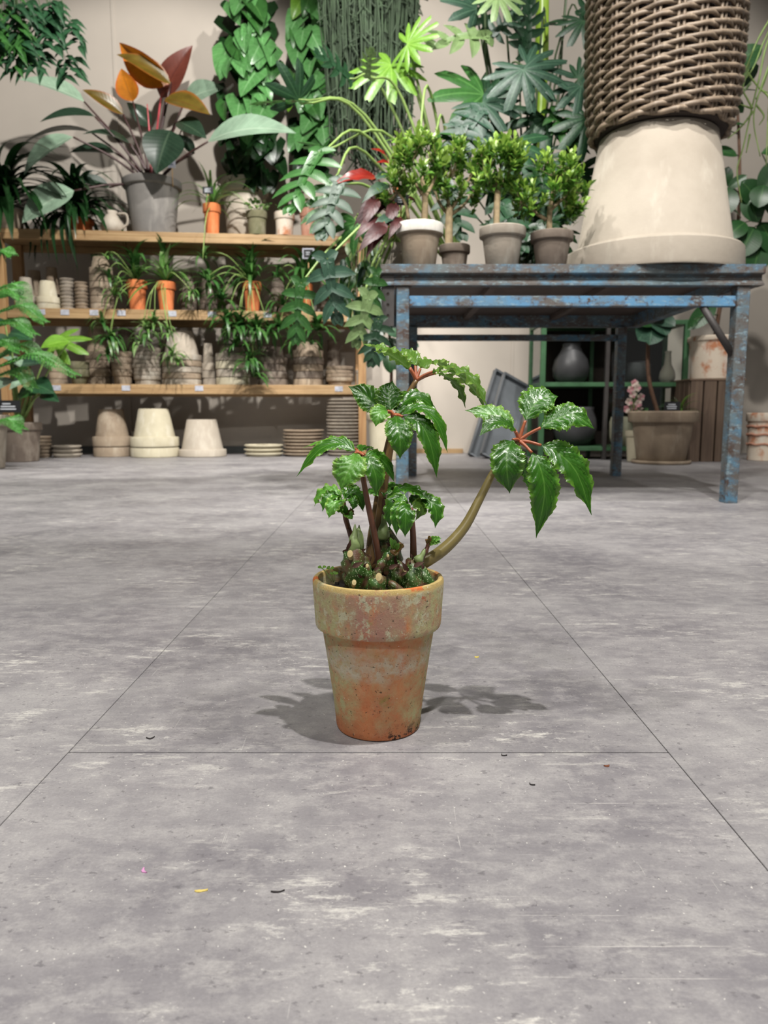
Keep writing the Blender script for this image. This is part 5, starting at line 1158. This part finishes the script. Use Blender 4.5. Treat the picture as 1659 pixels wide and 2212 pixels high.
M['petal'] = leafmat('pink_white_petal', srgb(246, 226, 214), srgb(240, 190, 190), None, .5, .35, 2, .4, .1, .4); M['petal2'] = leafmat('pink_petal', srgb(240, 170, 180), srgb(250, 220, 220), None, .5, .35, 2, .4, .1, .4)
fz = onz(1372, 0, 4.80)
for (x, y) in ((1368, 880), (1358, 868), (1378, 872), (1366, 852), (1376, 838), (1362, 842), (1384, 858), (1352, 884), (1384, 888), (1370, 828)):
    c = at(x, y, 4.74 + rnd.uniform(-.03, .05)); tube('stem', [fz + Vector((0, 0, .19)), c], [.0025], M['vine'], fl1, 5, 2)
    for i in range(5):
        a = i * 1.257 + x; leaf('small2', rnd.choice(('petal', 'petal', 'petal2')), fl1, c, c + Vector((math.cos(a), -.35, math.sin(a))).normalized() * .028, (0, -1, .2), 1.5, 'petal')
for k in range(14):
    c = fz + Vector((rnd.uniform(-.05, .05), -.02, .2 + rnd.uniform(0, .1))); leaf('ellip', 'green', fl1, c, c + Vector((rnd.uniform(-1, 1), -.5, rnd.uniform(0, 1))).normalized() * .07, (0, -.8, .5), 1)

# zinc trays leaning on the wall
def tray(x0, y0, x1, y1, D0, D1, wd, label, yaw):
    b, t = at(x0, y0, D0), at(x1, y1, D1); b.z = max(b.z, .004)
    T = thing('zinc_tray', b, label, 'tray'); Y = (t - b); L = Y.length; Y.normalize()
    X = Vector((math.cos(yaw), math.sin(yaw), 0)); X = (X - Y * X.dot(Y)).normalized(); N = X.cross(Y).normalized()
    if N.y < 0: N = -N
    def slab(nm, u0, u1, v0, v1, n0, n1):
        v, f = boxgeo(u0, u1, v0, v1, n0, n1, .0015); wobj(nm, [b + X * p[0] + Y * p[1] + N * p[2] for p in v], f, M['zinc'], T, smooth=False)
    slab('tray_base', 0, wd, 0, L, -.003, .003)
    for a in ((0, .012, 0, L, -.035, .006), (wd - .012, wd, 0, L, -.035, .006)): slab('tray_side', *a)
    for a in ((0, wd, 0, .012, -.035, .006), (0, wd, L - .012, L, -.035, .006)): slab('tray_end', *a)
    n = 16
    tube('rolled_rim', [b + X * q[0] + Y * q[1] + N * -.035 for q in ((0, 0), (wd, 0), (wd, L), (0, L), (0, 0))], [.006], M['zinc'], T, 6, 2, False)
tray(1036, 982, 1085, 808, 5.10, 5.42, .22, 'front zinc tray leaning against the wall beside the green cabinet', .45)
tray(1010, 982, 1066, 800, 5.35, 5.68, .20, 'rear zinc tray leaning against the wall behind the other tray', .45)

# white bucket with a dark-leaved plant behind the table's left legs
wp = onz(832, 0, 5.0); wR = m_(40, 5.0, .3); wH = hz(893, 5.0)
wbk = potted('ficus_in_bucket', wp, wR, wR * .78, wH, 'clay_cream', 'dark-leaved ficus in a cream tub between shelf unit and table leg', 'plant', None, .14, .07)
tr_ = [wp + Vector((.01, 0, wH * .85)), at(845, 830, 5.0), at(843, 760, 5.0), at(838, 640, 5.0), at(830, 560, 5.0)]
tube('trunk', tr_, [.012, .011, .007], M['bark_dark'], wbk, 8, 6); SP2 = spline(tr_, 8)
for (bx_, by_, tx, ty, me, mt, ws) in ((812, 725, 808, 792, 'ellip_w', 'bluish', 1.1), (848, 750, 858, 800, 'ellip_w', 'deep', 1.1), (838, 760, 842, 806, 'ellip_w', 'heart_dark', 1), (880, 735, 905, 750, 'ellip', 'deep', 1), (870, 715, 900, 705, 'ellip', 'deep', 1), (830, 680, 860, 730, 'ellip_w', 'deep', 1), (820, 640, 790, 700, 'ellip_w', 'deep', 1), (836, 640, 862, 690, 'ellip_w', 'bluish', 1), (815, 600, 780, 640, 'ellip_w', 'heart_dark', 1), (830, 600, 850, 650, 'ellip_w', 'heart_dark', 1), (800, 570, 770, 620, 'ellip_w', 'deep', 1), (836, 700, 800, 730, 'ellip_w', 'heart_dark', 1), (835, 560, 800, 540, 'ellip_w', 'bluish', 1), (840, 730, 872, 768, 'ellip', 'heart_dark', 1)):
    D = 4.92 + rnd.uniform(-.08, .05); b = at(bx_, by_, D); s = min(SP2, key=lambda t: (t - b).length); tube('leaf_stalk', [s, b], [.004, .003], M['vine_dk'], wbk, 5, 2); leaf(me, mt, wbk, b, at(tx, ty, D - .03), (rnd.uniform(-.3, .3), -.92, .3), ws)
# long pale trailing leaves between shelf and table
tv = at(778, 505, 2.95); vb = thing('trailing_strap_plant', tp(905, 3.0), 'pale green trailing plant hanging over the left end of the table', 'plant')
inst('pot', potmesh(.05, .036, .10, .22, .08), M['clay_dark'], vb, Matrix.Translation(tp(905, 3.0))); c0 = tp(905, 3.0, TZ + .09)
for k in range(26):
    x = rnd.uniform(742, 845); y = rnd.uniform(560, 720); D = 2.8 + rnd.uniform(-.05, .25)
    tube('trailing_stem', [c0, at(800 + rnd.uniform(-25, 25), 470 + rnd.uniform(-20, 20), 2.85), at((x + 790) / 2 + rnd.uniform(-6, 6), 520, D), at(x, y, D)], [.003, .0022, .0016], M['vine'] if k % 2 else M['palestem'] if 'palestem' in M else M['vine'], vb, 5, 6)
    for i in range(3):
        c = at(x + rnd.uniform(-8, 8), y - rnd.uniform(0, 110), D); leaf('lance', rnd.choice(('green', 'palegreen', 'bluish')), vb, c, c + Vector((rnd.uniform(-.03, .03), -.01, -rnd.uniform(.05, .1))), (rnd.uniform(-.5, .5), -.9, .2), 1.0)
# decorated pots at the right edge
dp = onz(1652, 0, 4.9)
for k, (lab, mt) in enumerate((('large banded terracotta pot on the floor right of the crate', 'terra_white'),)):
    rR2 = m_(42, 4.9, .2); z0 = 0; T = thing('banded_pot', dp, lab, 'pot')
    hh = hz(892, 4.9); inst('body', potmesh(rR2, rR2 * .85, hh, .18, .08), M[mt], T, Matrix.Translation(dp))
    for zz in (.35, .55, .72):
        z = hh * zz; r = rR2 * (.86 + .09 * zz); tube('band', [(dp.x + r * math.cos(i * .2618), dp.y + r * math.sin(i * .2618), z + .004 * math.sin(i * 2.1)) for i in range(25)], [.007], M['terra_pink'], T, 6, 2)

# ================================================================= PLANTS AT THE LEFT EDGE
lpD = 4.65 + .15; lp = onz(45, 0, lpD); lR = m_(47, lpD, .3); lH = hz(912, lpD)
la = potted('aroid_in_grey_pot', lp, lR, lR * .78, lH, 'clay_dark', 'leafy aroid with shiny broad leaves in a grey-brown pot left of the shelf unit', 'plant', None, .2, .05)
lc = lp + Vector((0, 0, lH * .9))
for (bx_, by_, tx, ty, me, mt, nn, ws) in ((150, 738, 88, 752, 'ovate_w', 'lime', (0, -.7, .7), 1.1), (120, 735, 180, 752, 'tri', 'lime', (.2, -.8, .5), .9), (60, 800, 5, 772, 'ovate_w', 'pale_big', (0, -.5, .85), 1.1), (75, 815, 20, 842, 'ovate_w', 'pale_big', (-.1, -.6, .8), 1.1), (20, 800, 90, 785, 'ovate_w', 'bluish', (0, -.6, .8), 1.2), (30, 820, -20, 850, 'ovate_w', 'pale_big', (0, -.5, .85), 1.2),
                                         (70, 830, 118, 850, 'ovate_w', 'deep', (.2, -.8, .4), 1.0), (90, 850, 128, 868, 'ovate', 'deep', (.2, -.8, .4), 1.0), (40, 850, 78, 852, 'ovate', 'green', (0, -.9, .4), 1.0), (10, 690, -30, 720, 'ovate_w', 'deep', (0, -.7, .6), 1), (20, 720, 70, 735, 'ovate_w', 'deep', (0, -.7, .6), 1), (25, 740, -20, 730, 'ovate_w', 'deep', (0, -.7, .6), 1.1)):
    D = lpD + rnd.uniform(-.2, .0); b = at(bx_, by_, D); tube('leaf_stalk', [lc + jit(.02), lc.lerp(b, .6) + Vector((0, 0, .03)), b], [.009, .006, .004], M['vine'], la, 7, 5); leaf(me, mt, la, b, at(tx, ty, D - .08), nn, ws)
plant_tag(la, at(18, 878, lpD - lR * 1.0), .15, .075, True, .05)
npD = 4.15; npos = onz(-40, 0, npD)
nf = potted('norfolk_pine', npos, .16, .12, .30, 'clay_grey', 'young norfolk pine with flat feathery green branches at the left of the shelf unit', 'plant', None, .2, .06)
tube('trunk', [npos + Vector((0, 0, .27)), at(-45, 780, npD), at(-40, 560, npD), at(-40, 420, npD)], [.014, .011, .005], M['bark_dark'], nf, 8, 5)
for (sy, mx, my, tx, ty) in ((640, 30, 615, 58, 668), (690, 40, 660, 92, 692), (660, 10, 625, 40, 640), (800, 40, 745, 110, 790), (810, 70, 765, 160, 808), (830, 30, 800, 70, 835), (590, -5, 545, 22, 548), (930, 10, 905, 45, 925), (720, 20, 690, 70, 720), (770, 0, 735, 40, 755)):
    D = npD - rnd.uniform(0, .2); pts = [at(-42, sy, npD), at(mx, my, D), at(tx, ty, D)]; C = spline(pts, 16); J2 = Join(); J2.add(*tubegeo(pts, [.004, .0015], 5, 10)); rr = random.Random(ty)
    for i, c in enumerate(C[4:]):
        t = (C[min(i + 5, len(C) - 1)] - C[i + 3]).normalized(); sd = t.cross(Vector((0, -.4, 1))).normalized(); Lb = .12 * (1 - .8 * (i / len(C))) 
        for s in (-1, 1):
            d = (sd * s + t * .8 + Vector((0, 0, -.15))).normalized(); e = c + d * Lb; J2.add(*tubegeo([c, e], [.0022], 4, 2, False))
            for q in range(9):
                o = c.lerp(e, q / 9); nd = (Vector((rr.uniform(-1, 1), rr.uniform(-1, 1), rr.uniform(-1, 1))) + d * .8).normalized() * .016; k_ = nd.orthogonal().normalized() * .0016; J2.add([o - k_, o + k_, o + nd], [(0, 1, 2)])
    tag(wobj('branch', J2.v, J2.f, M['needle'], nf, J2.uv, False), kind=None)

# ================================================================= CRUMBS ON THE FLOOR
def crumb(x, y, ln, wd, mat, label, cat, rot=0.0, curl=.3):
    d = ray(x, y); p = Vector((0, 0, HC)) + d * (-HC / d.z); s = zc(p.y, 0) / F; L = ln * s / 2; W = wd * s / 2
    rr = random.Random(x); c_, s_ = math.cos(rot), math.sin(rot); v, f = [], []
    for i in range(7):
        t = i / 3 - 1; w_ = W * (1 - .75 * t * t) * rr.uniform(.6, 1.1); yy = curl * L * (t * t - .4); h = .0004 + .08 * L * t * t * curl + .0003 * rr.random()
        for (o, q) in ((-w_, 0), (rr.uniform(-.3, .3) * w_, .0005), (w_, 0)): v.append((p.x + c_ * t * L - s_ * (yy + o), p.y + s_ * t * L + c_ * (yy + o), h + q * 1.2))
    for i in range(6):
        for k in range(2): a = i * 3 + k; f.append((a, a + 1, a + 4, a + 3))
    n0 = len(v); v += [(q[0], q[1], max(0.0, q[2] - .0009)) for q in v]
    f += [tuple(i + n0 for i in reversed(q)) for q in f]
    for i in range(6): f.append((i * 3, i * 3 + 3, n0 + i * 3 + 3, n0 + i * 3)); f.append((i * 3 + 2, n0 + i * 3 + 2, n0 + i * 3 + 5, i * 3 + 5))
    tag(wobj('floor_crumb', v, f, M[mat], None, None, False, (p.x, p.y, 0)), label, cat)
M['straw'] = plain('yellow_straw', srgb(206, 184, 98), .7); M['petal_pink'] = plain('fallen_pink_petal', srgb(214, 150, 196), .6); M['drybrown'] = plain('dry_brown_bit', srgb(112, 62, 36), .8); M['darkbit'] = plain('dark_crumb', srgb(48, 44, 44), .9); M['yellowbit'] = plain('yellow_bit', srgb(220, 196, 70), .7)
crumb(435, 1925, 28, 9, 'straw', 'yellow straw sliver lying on the bare floor', 'debris', .15, .05)
crumb(311, 1882, 20, 8, 'petal_pink', 'small pink petal fallen on the floor', 'petal', -1.0, .5)
crumb(1311, 1655, 13, 8, 'drybrown', 'rusty brown dry leaf bit near the right floor joint', 'debris', .2, .4)
crumb(1087, 1632, 14, 3.2, 'darkbit', 'tiny dark hooked twig on the cross joint of the tiles', 'twig', -.8, 1.0)
crumb(1148, 1695, 15, 4, 'darkbit', 'tiny dark bent twig in front of the cross joint', 'twig', -.9, .7)
crumb(325, 1595, 18, 6, 'darkbit', 'little tuft of dark fibres near the left floor joint', 'twig', .3, .8)
crumb(1030, 1420, 9, 6, 'yellowbit', 'tiny yellow bud lying right of the begonia pot', 'debris', .1, .3)
crumb(600, 1927, 30, 5, 'darkbit', 'thin dark skin fragment on the front floor tile', 'debris', .15, .2)
